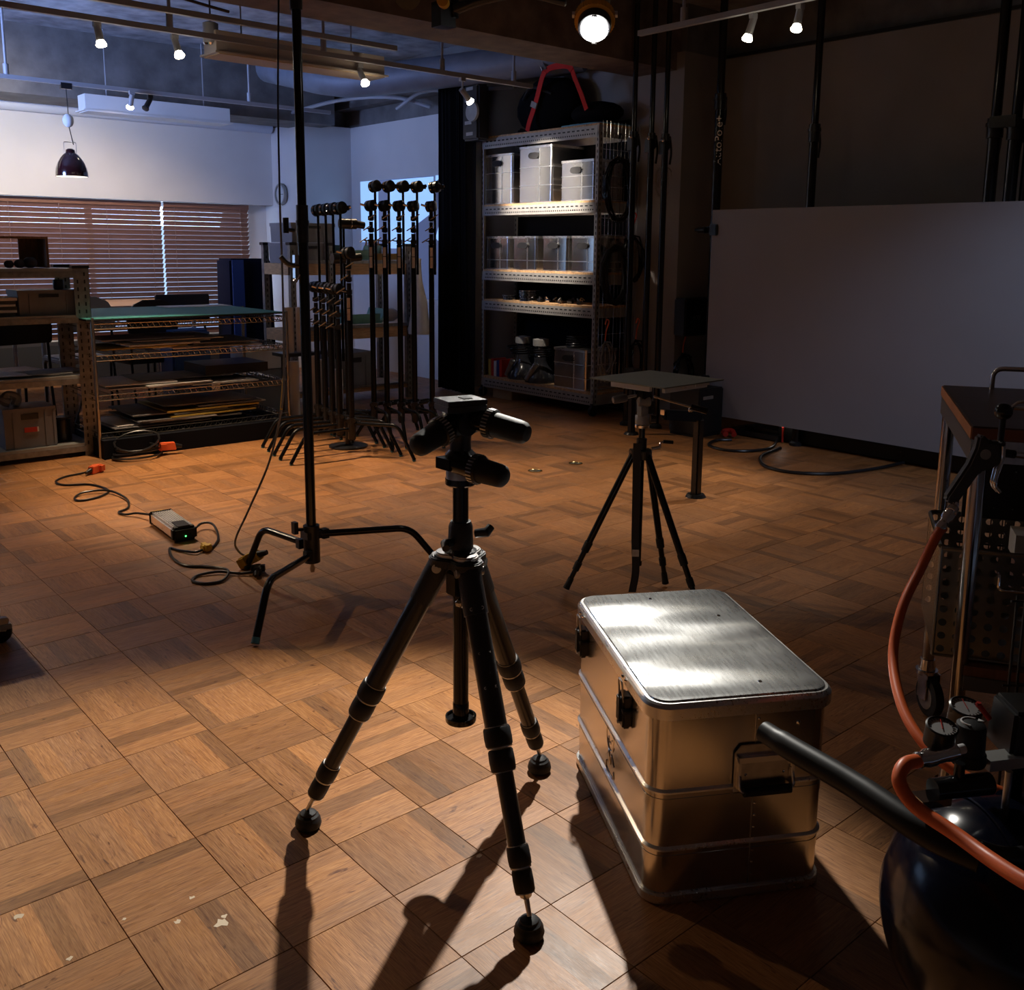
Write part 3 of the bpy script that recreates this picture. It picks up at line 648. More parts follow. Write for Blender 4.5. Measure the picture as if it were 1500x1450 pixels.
# paper rolls at the right end
rollm = mat('white_roll', (.62, .60, .60), .7)
for k, (x, y, z0, h, r) in enumerate(((3.70, 7.05, .60, .36, .035), (3.79, 7.03, .60, .36, .035), (3.68, 6.95, .02, .52, .04), (3.86, 7.0, .02, .55, .05), (3.98, 7.1, .02, .5, .045), (4.1, 7.0, .02, .42, .045))):
    one(MB().cyl((0, 0, 0), (0, 0, h), r, n=18).cyl((0, 0, h), (0, 0, h+.002), r*.6, n=12), 'paper_roll', rollm, ['white paper roll, left of the upper pair beside the tall stand', 'white paper roll, right of the upper pair beside the tall stand', 'white paper roll standing at the wire rack end, leftmost low one', 'thick white paper roll right behind the tall stand pole', 'white paper roll third from left among the low ones', 'shortest white paper roll behind the black stands'][k], 'paper roll', (x, y, z0), 0, 'paper rolls beside the wire rack')
one(MB().bx((-.14, -.07, .57), (.16, .13, .595)).cyl((-.12, 0, 0), (-.12, 0, .57), .01, n=8).cyl((.14, 0, 0), (.14, 0, .57), .01, n=8).cyl((0, .11, 0), (0, .11, .57), .01, n=8), 'roll_stand', black, 'small black side shelf carrying the upper pair of paper rolls', 'stand', (3.75, 7.05, 0.002))
# second slotted shelf with crates and green boxes, behind the stands
t = thing('storage_shelf', 'slotted grey storage shelf with wooden boards behind the black stands', 'shelving', (4.1, 7.75, 0))
for x in (0, .38, 1.22):
    for y in (0, .5):
        po = MB().bx((x, y, 0), (x+.05, y+.004, 1.45)).bx((x, y, 0), (x+.004, y+.05, 1.45)).build('post', galv, t)
        s = MB(); [s.bx((x+.02, y-.0015, .03+k*.05), (x+.03, y+.001, .055+k*.05)) for k in range(28)]; o = s.build('slot_row', black, po); o['kind'] = 'stuff'
        MB().bx((x-.01, y-.01, 1.45), (x+.06, y+.06, 1.475)).build('post_cap', black, po)
for z in (1.19, .60, .1):
    MB().bx((0, .01, z), (1.24, .5, z+.10 if z > .3 else z+.04)).build('wooden_shelf', wood, t)
    MB().bx((0, -.004, z+.10 if z > .3 else z+.04), (1.24, .004, z+.13 if z > .3 else z+.06)).build('shelf_rail', galv, t)
crate('plastic_crate', 'large grey crate, lower one behind the tall stand', (4.33, 7.98, 1.292), .44, .4, .18)
crate('plastic_crate', 'large grey crate, upper one behind the tall stand', (4.35, 7.98, 1.475), .44, .4, .17)
crate('plastic_crate', 'big grey crate on the lowest board behind the black stands', (4.75, 7.95, .142), .4, .35, .33)
def tray(loc, label, m=tealbox, rz=0):
    t = thing('storage_tray', label, 'tray', loc, rz)
    MB().prism([(-.17, 0), (-.22, .13), (-.205, .135), (-.155, .012), (.155, .012), (.205, .135), (.22, .13), (.17, 0)], .28, (0, .14, 0), X=(1, 0, 0), Y=(0, 0, 1)).build('tray_shell', m, t)
    MB().bx((-.155, -.14, 0.012), (.155, -.13, .09)).build('front_lip', m, t)
tray((4.86, 7.95, 1.322), 'green open tray with clips on the top board behind the stands')
tray((4.90, 7.95, .732), 'green open tray on the middle board behind the stands')
for k in range(5): one(MB().tube([(0, 0, 0), (.008, 0, .03), (0, 0, .05), (-.012, 0, .045)], .008, 6, 3), 'wooden_clip', mat('clip_wood', (.5, .33, .2), .6), ['leftmost', 'second', 'middle', 'fourth', 'rightmost'][k]+' pale clip on the green tray rim behind the stands', 'clip', (4.93+.035*k, 7.85, 1.455), .3*k, 'clips on the green tray')
one(MB().box((0, 0, .03), (.3, .2, .06)), 'yellow_case', mat('ochre_case', (.3, .17, .04), .6), 'ochre case beside the green tray on the top board', 'case', (5.12, 7.9, 1.322))
bagm = mat('clear_plastic_bag', (.45, .43, .45), .25)
one(MB().sphere((0, 0, .07), .09, 12, (1.3, .8, .8)), 'plastic_bag', bagm, 'clear plastic bag on the middle board behind the stands', 'bag', (5.2, 7.9, .73))
one(MB().tube([(0, 0, 0), (.01, 0, .25), (-.01, .01, .5), (0, 0, .72)], [.1, .11, .1, .095, .09, .085, .08, .08, .075, .07, .065, .06, .055, .05, .045, .04, .035, .03, .03][:19], 12, 6), 'white_cloth_bag', mat('white_cloth', (.62, .60, .58), .8, noise=.1, nscale=10), 'long white cloth bag hanging at the right end of the storage shelf', 'bag', (5.39, 7.66, .62))
MB().bent([(-.08, .03, .70), (-.06, .03, .78), (0, 0, .78), (0, 0, .68)], .004, .01, 6).build('hanging_loop', steel, bpy.data.objects['white_cloth_bag'])

# ================================================================ MAIN TALL STAND
O = Vector((1.92, 3.52, 0))
t = thing('tall_light_stand', 'tall black light stand with bent legs, left of centre', 'light stand', O)
MB().cyl((0, 0, .14), (0, 0, 1.47), .0205, n=24).build('lower_tube', blackmetal, t)
MB().cyl((0, 0, 1.58), (0, 0, 2.36), .0178, n=24).build('middle_tube', blackmetal, t)
MB().cyl((0, 0, 2.36), (0, 0, 3.05), .0145, n=20).build('upper_tube', blackmetal, t)
co = MB().cyl((0, 0, 1.455), (0, 0, 1.60), .0235, n=24).cyl((0, 0, 1.52), (0, 0, 1.54), .026, n=24).build('collar', black, t)
MB().cyl((-.03, .01, 1.50), (-.062, .02, 1.505), .008, n=10).cyl((-.062, .02, 1.49), (-.062, .02, 1.55), .012, n=10).build('wing_knob', black, co)
c2 = MB().cyl((0, 0, 2.33), (0, 0, 2.45), .024, n=24).build('collar', black, t)
MB().cyl((.02, -.01, 2.40), (.07, -.03, 2.385), .01, n=10).build('wing_knob', black, c2)
ch = MB().box((-.028, .008, 1.36), (.022, .02, .09)).cyl((-.02, .0, 1.33), (-.035, .01, 1.30), .008, n=10).build('clamp_sleeve', chrome, t)
MB().tube([(-.02, 0, 1.36), (-.06, .015, 1.37), (-.09, .02, 1.40)], .010, 8, 4).build('clamp_lever', black, ch)
MB().cyl((0, 0, .13), (0, 0, .29), .034, n=24).box((0, 0, .25), (.07, .06, .03)).build('hub', black, t)
MB().lathe([(.008, .085), (.012, .1), (.008, .115), (.014, .13)], n=12).build('hub_bolt', chrome, t)
tb = MB().cyl((0, 0, .275), (-.06, .02, .275), .007, n=8).box((-.065, .02, .285), (.018, .028, .05)).build('locking_knob', black, t)
def legs3(spec):
    for (P_, tip) in spec:
        l = MB().bent([Vector(p)-O for p in P_], .0145, .055, 14).build('leg', blackmetal, t)
        a = Vector(P_[-1])-O; b = Vector(P_[-2])-O; d = (b-a).normalized()
        MB().cyl(a-d*.002, a+d*.02, .0155, n=14).build('leg_tip', mat('teal_tip', (.02, .09, .12), .5), l)
legs3([([(1.895, 3.50, .165), (1.576, 3.229, .204), (1.472, 3.141, .012)], 1), ([(1.905, 3.57, .205), (1.854, 3.84, .215), (1.830, 3.955, .012)], 1), ([(1.95, 3.505, .25), (2.294, 3.341, .25), (2.46, 3.26, .012)], 1)])
for z, a in ((.25, (.05, -.02)), (.17, (-.035, -.03)), (.2, (-.02, .06))):
    MB().box((a[0], a[1], z), (.03, .03, .04)).build('leg_clevis', black, t)
# cable hanging down beside the stand
t = thing('hanging_cable', 'long cable hanging beside the tall stand down to the yellow plug', 'cable', (1.9, 3.85, 0))
wcab = mat('grey_cable', (.20, .20, .21), .35)
P = [(2.06, 3.88, 3.0), (2.025, 3.859, 2.441), (1.978, 3.803, 2.024), (1.948, 3.758, 1.608), (1.935, 3.732, 1.272), (1.917, 3.709, .931), (1.899, 3.711, .757), (1.883, 3.804, .521), (1.837, 3.925, .289), (1.797, 3.992, .139), (1.823, 4.02, .07), (1.849, 3.993, .048)]
MB().tube(P[:4], .0042, 8, 6).build('black_length', black, t, W=True); MB().tube(P[3:], .0048, 8, 6).build('grey_length', wcab, t, W=True)
MB().tube([(1.916, 3.709, .90), (1.899, 3.711, .757)], .0058, 8).build('yellow_sleeve', yellow, t, W=True)
plug('power_plug', 'yellow plug leaning against the leg of the tall stand', (1.845, 3.955, .02), yellow, 2.2, 1.25, .5)
plug('power_plug', 'small black and yellow plug lying by the foot of the tall stand', (1.84, 3.87, 0), black, 1.0, .9)

# ballast box and floor cables
t = thing('power_adapter', 'silver ribbed power adapter box with black ends on the floor', 'adapter', (1.80, 4.75, 0), 1.50)
b = MB().bx((-.17, -.055, .012), (.17, .055, .068)).build('case', alurim, t, bevel=.008)
f = MB(); [f.bx((-.165, -.05+.0115*k, .066), (.165, -.046+.0115*k, .0715)) for k in range(9)]; f.build('ribs', alurim, b)
MB().bx((-.215, -.06, .004), (-.165, .06, .075)).build('end_cap', rubber, t, bevel=.012)
MB().bx((.165, -.06, .004), (.18, .06, .074)).build('end_cap', rubber, t, bevel=.006)
MB().sphere((-.217, .0, .03), .004, 8).build('indicator', gled, t)
MB().bx((-.2, -.03, .074), (-.1, .03, .08)).build('switch_panel', black, t)
yp = MB().cyl((.18, 0, .035), (.25, .01, .035), .022, .018, n=12).box((.22, .005, .035), (.02, .06, .05)).build('yellow_connector', yellow, t)
P = [(1.93, 6.33), (1.847, 6.337), (1.736, 6.307), (1.656, 6.21), (1.672, 6.086), (1.788, 6.015), (1.833, 5.848), (1.81, 5.741), (1.714, 5.657), (1.62, 5.655), (1.628, 5.745), (1.704, 5.806), (1.816, 5.736), (1.838, 5.517), (1.785, 5.332), (1.71, 5.266), (1.722, 5.185), (1.76, 5.138), (1.80, 4.99)]
z_ = [.02, .008, .007, .007, .007, .007, .007, .007, .007, .007, .007, .014, .018, .012, .007, .007, .01, .02, .035]
one(MB().tube([(x, y, z) for (x, y), z in zip(P, z_)], .0062, 8, 6), 'floor_cable', black, 'looping black cable from the orange plug to the silver adapter', 'cable', (1.8, 5.6, 0), W=True)
P = [(1.81, 4.53), (1.85, 4.61), (1.933, 4.698), (1.973, 4.649), (1.925, 4.474), (1.843, 4.353), (1.786, 4.331), (1.737, 4.317), (1.696, 4.405), (1.676, 4.462), (1.632, 4.324), (1.629, 4.174), (1.692, 4.097), (1.739, 4.021), (1.735, 3.941), (1.67, 3.867), (1.599, 3.881), (1.573, 3.947), (1.62, 4.0), (1.704, 3.978), (1.766, 3.903), (1.82, 3.86)]
z_ = [.035, .02, .03, .03, .012, .007, .01, .012, .007, .007, .007, .007, .007, .009, .014, .007, .007, .007, .007, .012, .010, .016]
one(MB().tube([(x, y, z) for (x, y), z in zip(P, z_)], .0062, 8, 6), 'floor_cable', black, 'looping black cable from the silver adapter to the tall stand', 'cable', (1.8, 4.2, 0), W=True)
t = thing('cable_clip', 'yellow ring clip on the cable beside the silver adapter', 'clip', (1.80, 4.335, .0))
MB().cyl((-.02, 0, .016), (.025, 0, .016), .018, n=14).box((0, 0, .02), (.02, .06, .03)).build('clip_body', yellow, t)

# ================================================================ C-STANDS
standm = mat('stand_black', (.006, .006, .007), .24, spec=.3)
def cstand(name, label, group, loc, rz, hcol, hrod, tiltrod=0.0, silver=True, headtype=0, lr=0):
    t = thing(name, label, 'c-stand', loc, rz, group)
    MB().cyl((0, 0, .12), (0, 0, hcol), .0205, n=14).build('column', standm, t)
    if silver: MB().bx((-.012, -.0225, hcol-.17), (.008, -.016, hcol-.09)).bx((-.012, -.0225, hcol-.085), (.008, -.016, hcol-.02)).build('white_shine_label', MATS['white_roll'], t)  # shine of the silver labels is put in as plain white
    # stacked riser clamps with T handles
    for k in range(3):
        z = hcol+.02+k*.085
        r = MB().cyl((0, 0, z-.02), (0, 0, z+.06), .0145+.002*(k == 0), n=10).box((0, 0, z), (.04, .034, .03)).build('riser_clamp', black, t)
        a = .8*k+.3
        MB().cyl((0, 0, z), (-.05*cos(a), -.05, z+.01), .0045, n=6).cyl((-.05*cos(a)-.028, -.05, z-.005), (-.05*cos(a)+.028, -.05, z+.03), .0048, n=6).build('t_handle', mat('dark_chrome', (.25, .25, .26), .18, metal=1.0), r)
    h = hcol+.28
    g = MB().lathe([(.022, -.036), (.040, -.030), (.040, -.006), (.024, -.004), (.024, .004), (.040, .006), (.040, .030), (.022, .036)], (0, 0, h), (.8, -.6, .1), n=18).build('grip_head', black, t)
    MB().cyl((-.04, -.01, h), (-.075, -.02, h+.01), .008, n=8).sphere((-.03, -.012, h+.018), .008, 8).sphere((-.03, -.012, h-.018), .008, 8).build('head_knob', chrome, g)
    if hrod:
        MB().cyl((.03, .02, h-.5), (.03+tiltrod, .02, hrod), .0095, n=8).build('boom_arm', standm, t)
        g = MB().lathe([(.022, -.036), (.042, -.030), (.042, -.006), (.024, -.004), (.024, .004), (.042, .006), (.042, .030), (.022, .036)], (.03+tiltrod, .02, hrod), (.75, -.65, .15), n=18).box((.07+tiltrod, .0, hrod), (.05, .03, .03)).build('grip_head', black, t)
        MB().cyl((.06+tiltrod, .02, hrod), (.10+tiltrod, .03, hrod+.01-.03*headtype), .012, n=8).sphere((tiltrod-.005, .0, hrod+.018), .009, 8).sphere((tiltrod-.005, .0, hrod-.018), .009, 8).build('head_knob', chrome, g)
    MB().cyl((0, 0, .13), (0, 0, .28), .027, n=14).box((0, 0, .26), (.06, .05, .025)).build('hub', black, t)
    for a, z in ((radians(218), .2), (radians(345), .24), (radians(100), .26)):
        c, s = cos(a+lr), sin(a+lr)
        l = MB().bent([(.03*c, .03*s, z), (.34*c, .34*s, z), (.46*c, .46*s, .01)], .013, .05, 8).build('leg', standm, t)
        MB().cyl((.46*c, .46*s, .0), (.452*c, .452*s, .016), .0125, n=8).build('leg_tip', MATS['teal_tip'], l)
        MB().sphere((.06*c, .06*s, z+.015), .008, 8).build('rivet', chrome, l)
    return t
G1 = 'low black c-stands nested in a row beside the tall stand'; G2 = 'taller black c-stands in front of the projection'
GP = [(3.455, 5.72, 0), (3.475, 5.91, 0), (3.505, 6.06, 0), (3.54, 6.22, 0), (3.57, 6.38, 0)]
base = cstand('c_stand', 'nearest and thickest black c-stand of the left row, silver label with its shine painted white', G1, GP[0], radians(-41), 1.12, 0)
short = cstand('c_stand', 'low c-stand second from the nearest in the left row', G1, GP[1], radians(-41), .87, 1.70, 0, False)
for k, lb in enumerate(('low c-stand in the middle of the left row', 'low c-stand second from the far end of the left row', 'low c-stand at the far left end of the row by the tall stand')):
    dup(short, GP[k+2], radians(-41+k), lb)
hi = cstand('c_stand', 'leftmost tall c-stand before the projected picture', G2, (3.95, 6.21, 0), radians(-41), 1.46, 1.88, lr=radians(-50))
for k, (x, y, lb) in enumerate(((4.03, 6.15, 'second tall c-stand from the left before the projected picture'), (4.11, 6.08, 'middle tall c-stand before the projected picture'), (4.195, 6.02, 'second tall c-stand from the right before the projected picture'), (4.30, 5.94, 'rightmost tall c-stand, in front of the projected person'))):
    dup(hi, (x, y, 0), radians(-41+4*k), lb)
# loose arms parked between (camera-like heads)
t = thing('swivel_arm', 'black jointed arm with two barrel heads sticking out between the stand rows', 'arm', (3.62, 6.05, 0))
MB().cyl((0, 0, .25), (0, 0, 1.60), .009, n=10).build('rod', blackmetal, t)
MB().cyl((-.03, 0, 1.60), (.09, -.02, 1.60), .036, n=16).cyl((.09, -.02, 1.60), (.15, -.03, 1.59), .026, n=14).build('barrel_head', black, t)
MB().cyl((-.11, -.02, 1.36), (.0, -.03, 1.36), .036, n=16).cyl((.0, -.03, 1.36), (.11, -.04, 1.37), .028, n=14).build('barrel_head', black, t)
MB().cyl((-.005, 0, 1.60), (0.0, 0, 1.60), .039, n=16).cyl((.04, -.01, 1.60), (.047, -.01, 1.60), .039, n=16).build('metal_ring', chrome, t)
MB().lathe([(.14, 0), (.14, .012), (.02, .02), (.012, .26)], n=20).build('base_plate', black, t)

# ================================================================ CURTAIN, central shelf
f = MB(); P = []
for i in range(70):
    s = i/69; x = 5.93-.10*s+.028*sin(i*.95)+.012*sin(i*2.3); y = 8.06-.68*s
    P.append([Vector((x+.01*sin(i+z), y, z)) for z in (0.02, .8, 1.6, 2.4, 3.02)])
one(f.sheet(P, .006), 'black_curtain', blackcloth, 'black floor-length curtain between the projection and the shelf', 'curtain', (5.9, 7.75, 0), W=True)
one(MB().bx((6.425, 5.95, .02), (6.44, 7.45, 2.55)), 'added_dark_backing', blackcloth, 'black sheet added to darken the wall behind the rack shelves', 'cloth', (6.43, 6.7, .02), W=True)  # added sheet, makes the background of the rack black
t = thing('hanging_fixture', 'dark lamp fixture with pale vents hanging on the black curtain', 'fixture', (5.80, 7.30, 2.45))
MB().box((0, 0, .22), (.14, .24, .5)).build('housing', black, t, bevel=.02)
for z in (.0, .1, .2, .3, .4): MB().box((-.073, .02*((z*10) % 2), z+.03), (.004, .10, .03)).build('vent_panel', greymetal, t)
MB().lathe([(.09, 0), (.085, .02)], (-.08, -.06, .22), (-1, 0, 0), n=20).build('lens', greymetal, t)

SH = thing('storage_rack', 'tall slotted steel rack holding aluminium boxes, centre back', 'shelving', (5.94, 5.83, 0))
W_, D_ = 1.56, .42
for (x, y) in ((0, 0), (0, W_), (D_, 0), (D_, W_)):
    sy = -1 if y else 1
    po = MB().bx((x, y, .10 if x == 0 and y == 0 else .02), (x+.004, y+sy*.04, 2.46)).bx((x, y, .10), (x+.045, y+sy*.004, 2.46)).build('post', angle, SH)
    s = MB()
    for k in range(48): s.bx((x-.0015, y+sy*.015, .12+k*.048), (x+.001, y+sy*.024, .145+k*.048))
    if y == 0:
        for k in range(48): s.bx((x+.018, y-.0015, .12+k*.048), (x+.028, y+.001, .145+k*.048))
    o = s.build('slot_row', black, po); o['kind'] = 'stuff'
    MB().cyl((x+.01, y+sy*.02-.015, .05), (x+.01, y+sy*.02+.015, .05), .045, n=16).box((x+.01, y+sy*.02, .10), (.03, .03, .03)).build('caster', rubber, SH)
for z, bh in ((2.36, .095), (1.745, .085), (1.14, .085), (.855, .085), (.10, .09)):
    MB().bx((.006, .006, z+bh-.008), (D_-.004, W_-.006, z+bh+.018)).build('chipboard_deck', osb, SH)
    bm_ = MB().bx((-.004, .02, z), (0, W_-.02, z+bh)).build('front_beam', angle, SH)
    s = MB()
    y = .06
    while y < W_-.08: s.bx((-.0055, y, z+bh*.62), (-.003, y+.032, z+bh*.74)); y += .058
    y = .05
    while y < W_-.06: s.bx((-.0055, y, z+bh*.22), (-.003, y+.012, z+bh*.36)); y += .027
    o = s.build('slot_row', black, bm_); o['kind'] = 'stuff'
    MB().bx((0, .004, z), (D_, .008, z+bh)).build('side_beam', angle, SH)
    MB().bx((D_-.004, .02, z), (D_, W_-.02, z+bh)).build('rear_beam', angle, SH)
def albox(name, label, loc, w_, d_, h, group, beads=(.3, .62), open_=False, m=alu):
    # front faces -x ; w_ along y
    t = thing(name, label, 'aluminium box', loc, 0, group)
    b = MB().rrect(d_, w_, .025, 0.006, h-.02, c=(d_/2, 0)).build('body', m, t)
    MB().rrect(d_+.012, w_+.012, .03, h-.02, h, c=(d_/2, 0)).build('rim', alurim, t)
    MB().rrect(d_+.006, w_+.006, .027, 0, .012, c=(d_/2, 0)).build('base_rim', alurim, t)
    f = MB()
    for k in beads: f.rrect(d_+.008, w_+.008, .028, h*k, h*k+.007, c=(d_/2, 0))
    f.build('bead', alurim, t)
    hp = [(.045*cos(a)*1.0+(.022 if cos(a) > 0 else -.022), .028*sin(a)) for a in [i*pi/8+pi/16 for i in range(16)]]
    hz = h-.085 if h > .3 else h-.075
    hd = MB().prism(hp, .010, (-.010+.004, .01, hz), X=(0, -1, 0), Y=(0, 0, 1)).build('handle_surround', rubber, t)
    MB().prism([(x*.72, y*.62) for x, y in hp], .003, (-.0075, .01, hz), X=(0, -1, 0), Y=(0, 0, 1)).build('hand_slot', mat('slot_shadow', (.004, .004, .004), .9), hd)
    f = MB(); f.bx((-.0025, -w_*.15, .01), (.0, -w_*.15+.012, h-.02)); [f.sphere((-.003, -w_*.15+.006, .03+k*(h-.07)/6), .0032, 6) for k in range(7)]
    f.build('riveted_seam', alurim, t)
    return t
zt1 = 1.745+.085+.018; zt2 = 1.14+.085+.018; zt5 = .10+.09+.018
albox('aluminium_box', 'aluminium box at the left end of the upper rack shelf', (5.985, 7.19, zt1), .40, .36, .46, 'aluminium boxes on the upper rack shelf')
albox('aluminium_box', 'tallest aluminium box, middle of the upper rack shelf', (5.98, 6.67, zt1), .45, .40, .50, 'aluminium boxes on the upper rack shelf')
albox('aluminium_box', 'lowest aluminium box, right end of the upper rack shelf', (5.98, 6.125, zt1), .42, .36, .345, 'aluminium boxes on the upper rack shelf', beads=(.33, .6))
mb_ = albox('aluminium_box', 'small aluminium box, leftmost of four on the second shelf', (5.975, 7.19, zt2), .33, .34, .31, 'small aluminium boxes on the second rack shelf', beads=(.28,))
dup(mb_, (5.975, 6.80, zt2), 0.0, 'small aluminium box, second of four on the second shelf'); dup(mb_, (5.975, 6.39, zt2), 0.0, 'small aluminium box, third of four on the second shelf'); dup(mb_, (5.975, 6.02, zt2), 0.0, 'small aluminium box half hidden by the right rack post')
albox('aluminium_box', 'bronze-looking aluminium box on the bottom rack shelf', (5.97, 6.17, zt5), .42, .40, .36, 'aluminium box on the bottom rack shelf', beads=(.28, .62))
z4 = .855+.085+.018
for x, y, r, n_, lb in ((6.05, 7.06, .085, 3, 'low stack of round silver rings on the third rack shelf'), (6.05, 6.80, .10, 6, 'taller stack of round silver rings on the third rack shelf')):
    t = thing('ring_stack', lb, 'metal rings', (x, y, z4))
    for k in range(n_): MB().lathe([(r*.9, 0), (r, .003), (r, .013), (r*.9, .016)], (0.006*(k % 2), .004*(k % 3), k*.017), n=24).build('metal_ring', chrome, t)
for k in range(7):
    one(MB().cyl((-.02, 0, .02), (.03, .02, .02), .018, n=10).tube([(.0, 0, .02), (.02, .03, .05), (.05, .03, .03)], .007, 6, 4), 'small_clamp', [black, chrome, black, steel][k % 4], ['first', 'second', 'third', 'fourth', 'fifth', 'sixth', 'last'][k]+' small clamp counting rightward from the ring stacks', 'clamp', (6.0+.04*(k % 3), 6.60-.085*k, z4), k*1.1, 'clamps on the third rack shelf')
def domelamp(loc, label, rz=0):
    t = thing('dome_lamp', label, 'lamp head', loc, rz, 'black dome lamp heads on the bottom rack shelf')
    MB().lathe([(.15, 0), (.152, .02), (.14, .06), (.10, .12), (.07, .16), (.062, .2), (.062, .33), (.05, .34)], n=28).build('dome', mat('dark_dome', (.03, .032, .04), .22, coat=.6), t)
    MB().lathe([(.075, .34), (.075, .40), (.02, .41)], n=20).build('cap', greymetal, t)
    MB().tube([((.075+.012*(k//14))*cos(k*.45+.4)*1.5, (.11+.008*(k//14))*sin(k*.45+.4), .235+.0016*k) for k in range(56)], .0062, 6).build('wound_cable', blackmetal, t)
    MB().cyl((-.12, .10, .03), (-.13, .0, .18), .022, .026, n=12).build('cable_connector', steel, t)
    return t
d1 = domelamp((6.13, 6.98, zt5), 'black dome lamp head, rearmost left on the bottom shelf')
dup(d1, (6.09, 6.68, zt5), .5, 'black dome lamp head wound with cable, beside the bronze-looking box')
one(MB().lathe([(.1, 0), (.1, .1), (.06, .2), (.03, .26)], n=20).tube([(0, 0, .2), (-.05, -.05, .3), (.03, -.1, .33), (.06, .02, .3)], .012, 6, 5), 'spare_lamp_head', black, 'black lamp head between the dome lamps and the bronze-looking box', 'lamp head', (6.22, 6.45, zt5))
one(MB().tube([(.12*cos(k*.6)*(1-.004*k), .1*sin(k*.6), .005+.002*k) for k in range(50)], .007, 6), 'coiled_cable', blackmetal, 'coiled black cable lying on the bronze-looking box', 'cable', (6.12, 6.22, zt5+.362))
for k in range(5):
    one(MB().bx((0, -.018, 0), (.16, .018, .17-.01*(k % 3))), 'small_book', [redP, mat('blue_book', (.03, .05, .2), .5), paper, redP, yellowcard][k], ['red book nearest the dome lamps on the bottom shelf', 'blue book in the row on the bottom shelf', 'pale book in the row on the bottom shelf', 'second red book in the row on the bottom shelf', 'yellow book at the left end of the bottom shelf'][k], 'book', (6.0, 7.16+.042*k, zt5), 0, 'books on the bottom rack shelf')
one(MB().box((0, 0, .045), (.3, .28, .09)), 'cardboard_carton', mat('carton', (.45, .30, .18), .7), 'pale carton under the left end of the rack', 'box', (6.14, 7.12, 0.0))
# bags, mat, strap on top
zt0 = 2.36+.095+.018
t = thing('black_equipment_bag', 'big slumped black bag filling the rack top', 'bag', (6.22, 6.75, zt0))
b = MB().sphere((0, 0, .25), .27, 20, (.72, 1.35, .93)); 
for v in b.bm.verts: v.co += Vector((.02*sin(v.co.y*17), .02*sin(v.co.z*13), .015*sin(v.co.y*21)))
b.build('bag_body', blackcloth, t)
MB().tube([(-.16, -.2, .32), (-.24, -.02, .38), (-.16, .18, .3)], .014, 8, 6).build('bag_handle', black, t)
MB().box((-.235, .1, -.05), (.06, .14, .16), M=Matrix.Rotation(.3, 3, 'X')).build('dangling_corner', blackcloth, t, bevel=.02)
one(MB().sphere((0, 0, .10), .2, 18, (.9, 1.35, .5)), 'black_pouch', blackcloth, 'flatter black bag lying on the blue mat, rack top right', 'bag', (6.2, 6.12, zt0+.02))
one(MB().rrect(.44, .55, .12, 0, .014), 'blue_foam_mat', lblue, 'light blue foam mat peeping out on the rack top', 'mat', (6.185, 6.12, zt0))
t = thing('red_strap', 'red webbing strap hung in an inverted V above the rack', 'strap', (6.1, 6.45, 2.9))
def rs(pts, w_):
    f = MB(); P = spline(pts, 5); rings = []
    for i_, q in enumerate(P):
        tt = (P[min(i_+1, len(P)-1)]-P[max(i_-1, 0)]).normalized(); nn = Vector((1, 0, 0)).cross(tt).normalized()
        rings.append([f.bm.verts.new(q+nn*a+Vector((b_, 0, 0))) for a, b_ in ((-w_, -.003), (w_, -.003), (w_, .003), (-w_, .003))])
    f.skin(rings); return f
rs([(5.98, 6.78, 2.48), (5.98, 6.752, 2.56), (5.98, 6.67, 2.72), (5.98, 6.60, 2.90), (5.98, 6.555, 2.97)], .027).build('left_strap', red, t, W=True)
rs([(5.985, 6.56, 2.965), (5.985, 6.50, 2.99), (5.985, 6.38, 2.995), (5.985, 6.27, 2.98), (5.985, 6.22, 2.94)], .026).build('top_loop', red, t, W=True)
rs([(5.99, 6.23, 2.95), (5.99, 6.17, 2.84), (5.99, 6.10, 2.72), (5.99, 6.04, 2.60)], .022).build('right_strap', red, t, W=True)
MB().box((5.972, 6.685, 2.70), (.014, .075, .05), M=Matrix.Rotation(.4, 3, 'X')).build('buckle', greymetal, t, W=True)
ck = MB().bent([(5.97, 6.53, 2.98), (5.97, 6.60, 3.08), (5.97, 6.64, 3.07), (5.97, 6.58, 2.97)], .009, .02, 8).build('carabiner', chrome, t, W=True)
MB().cyl((5.97, 6.62, 3.07), (6.0, 6.45, 3.42), .006, n=6).build('hanging_cord', black, t, W=True)
# wire grid on rack side with coils
t = thing('wire_grid_panel', 'wire grid panel on the right end of the rack', 'wire grid', (5.95, 5.80, .3))
f = MB(); [f.cyl((x*.045, 0, 0), (x*.045, 0, 2.19), .0022, n=5) for x in range(11)]; f.build('vertical_wires', chrome, t)
f = MB(); [f.cyl((0, 0, z*.14), (.45, 0, z*.14), .0022, n=5) for z in range(16)]; f.build('cross_wires', chrome, t)
def coil(loc, label, R_, n_, m=black, hook=None, r=.008, name='cable_coil', rz=0, sq=.35):
    t = thing(name, label, 'cable', loc, rz, 'cables hung on the wire grid')
    MB().tube([((R_*(.62-.16*((k//13) % 4)/3)+.012*sin(k*.9))*sin(k*.5)+.02*sin(k//13*2.1), -.02-.018*(k % 12)/12-.012*sin(k*1.7), -R_+R_*(1-.10*((k//13*2) % 5)/4)*cos(k*.5)+.014*sin(k*1.3)) for k in range(n_*13)], r, 6).build('loops', m, t)
    if hook: MB().tube([(0, -.01, .15), (.02, -.01, .19), (.045, -.01, .17), (.03, -.01, .13), (.01, -.012, .08), (0, -.012, -.02)], .006, 6, 5).build('hook', hook, t)
    return t
coil((6.10, 5.77, 2.20), 'black cable coil with black hook, upper on the wire grid', .27, 7, blackmetal, black)
coil((6.08, 5.77, 1.47), 'thick black hose coil in the middle of the wire grid', .25, 6, rubber, None, .014)
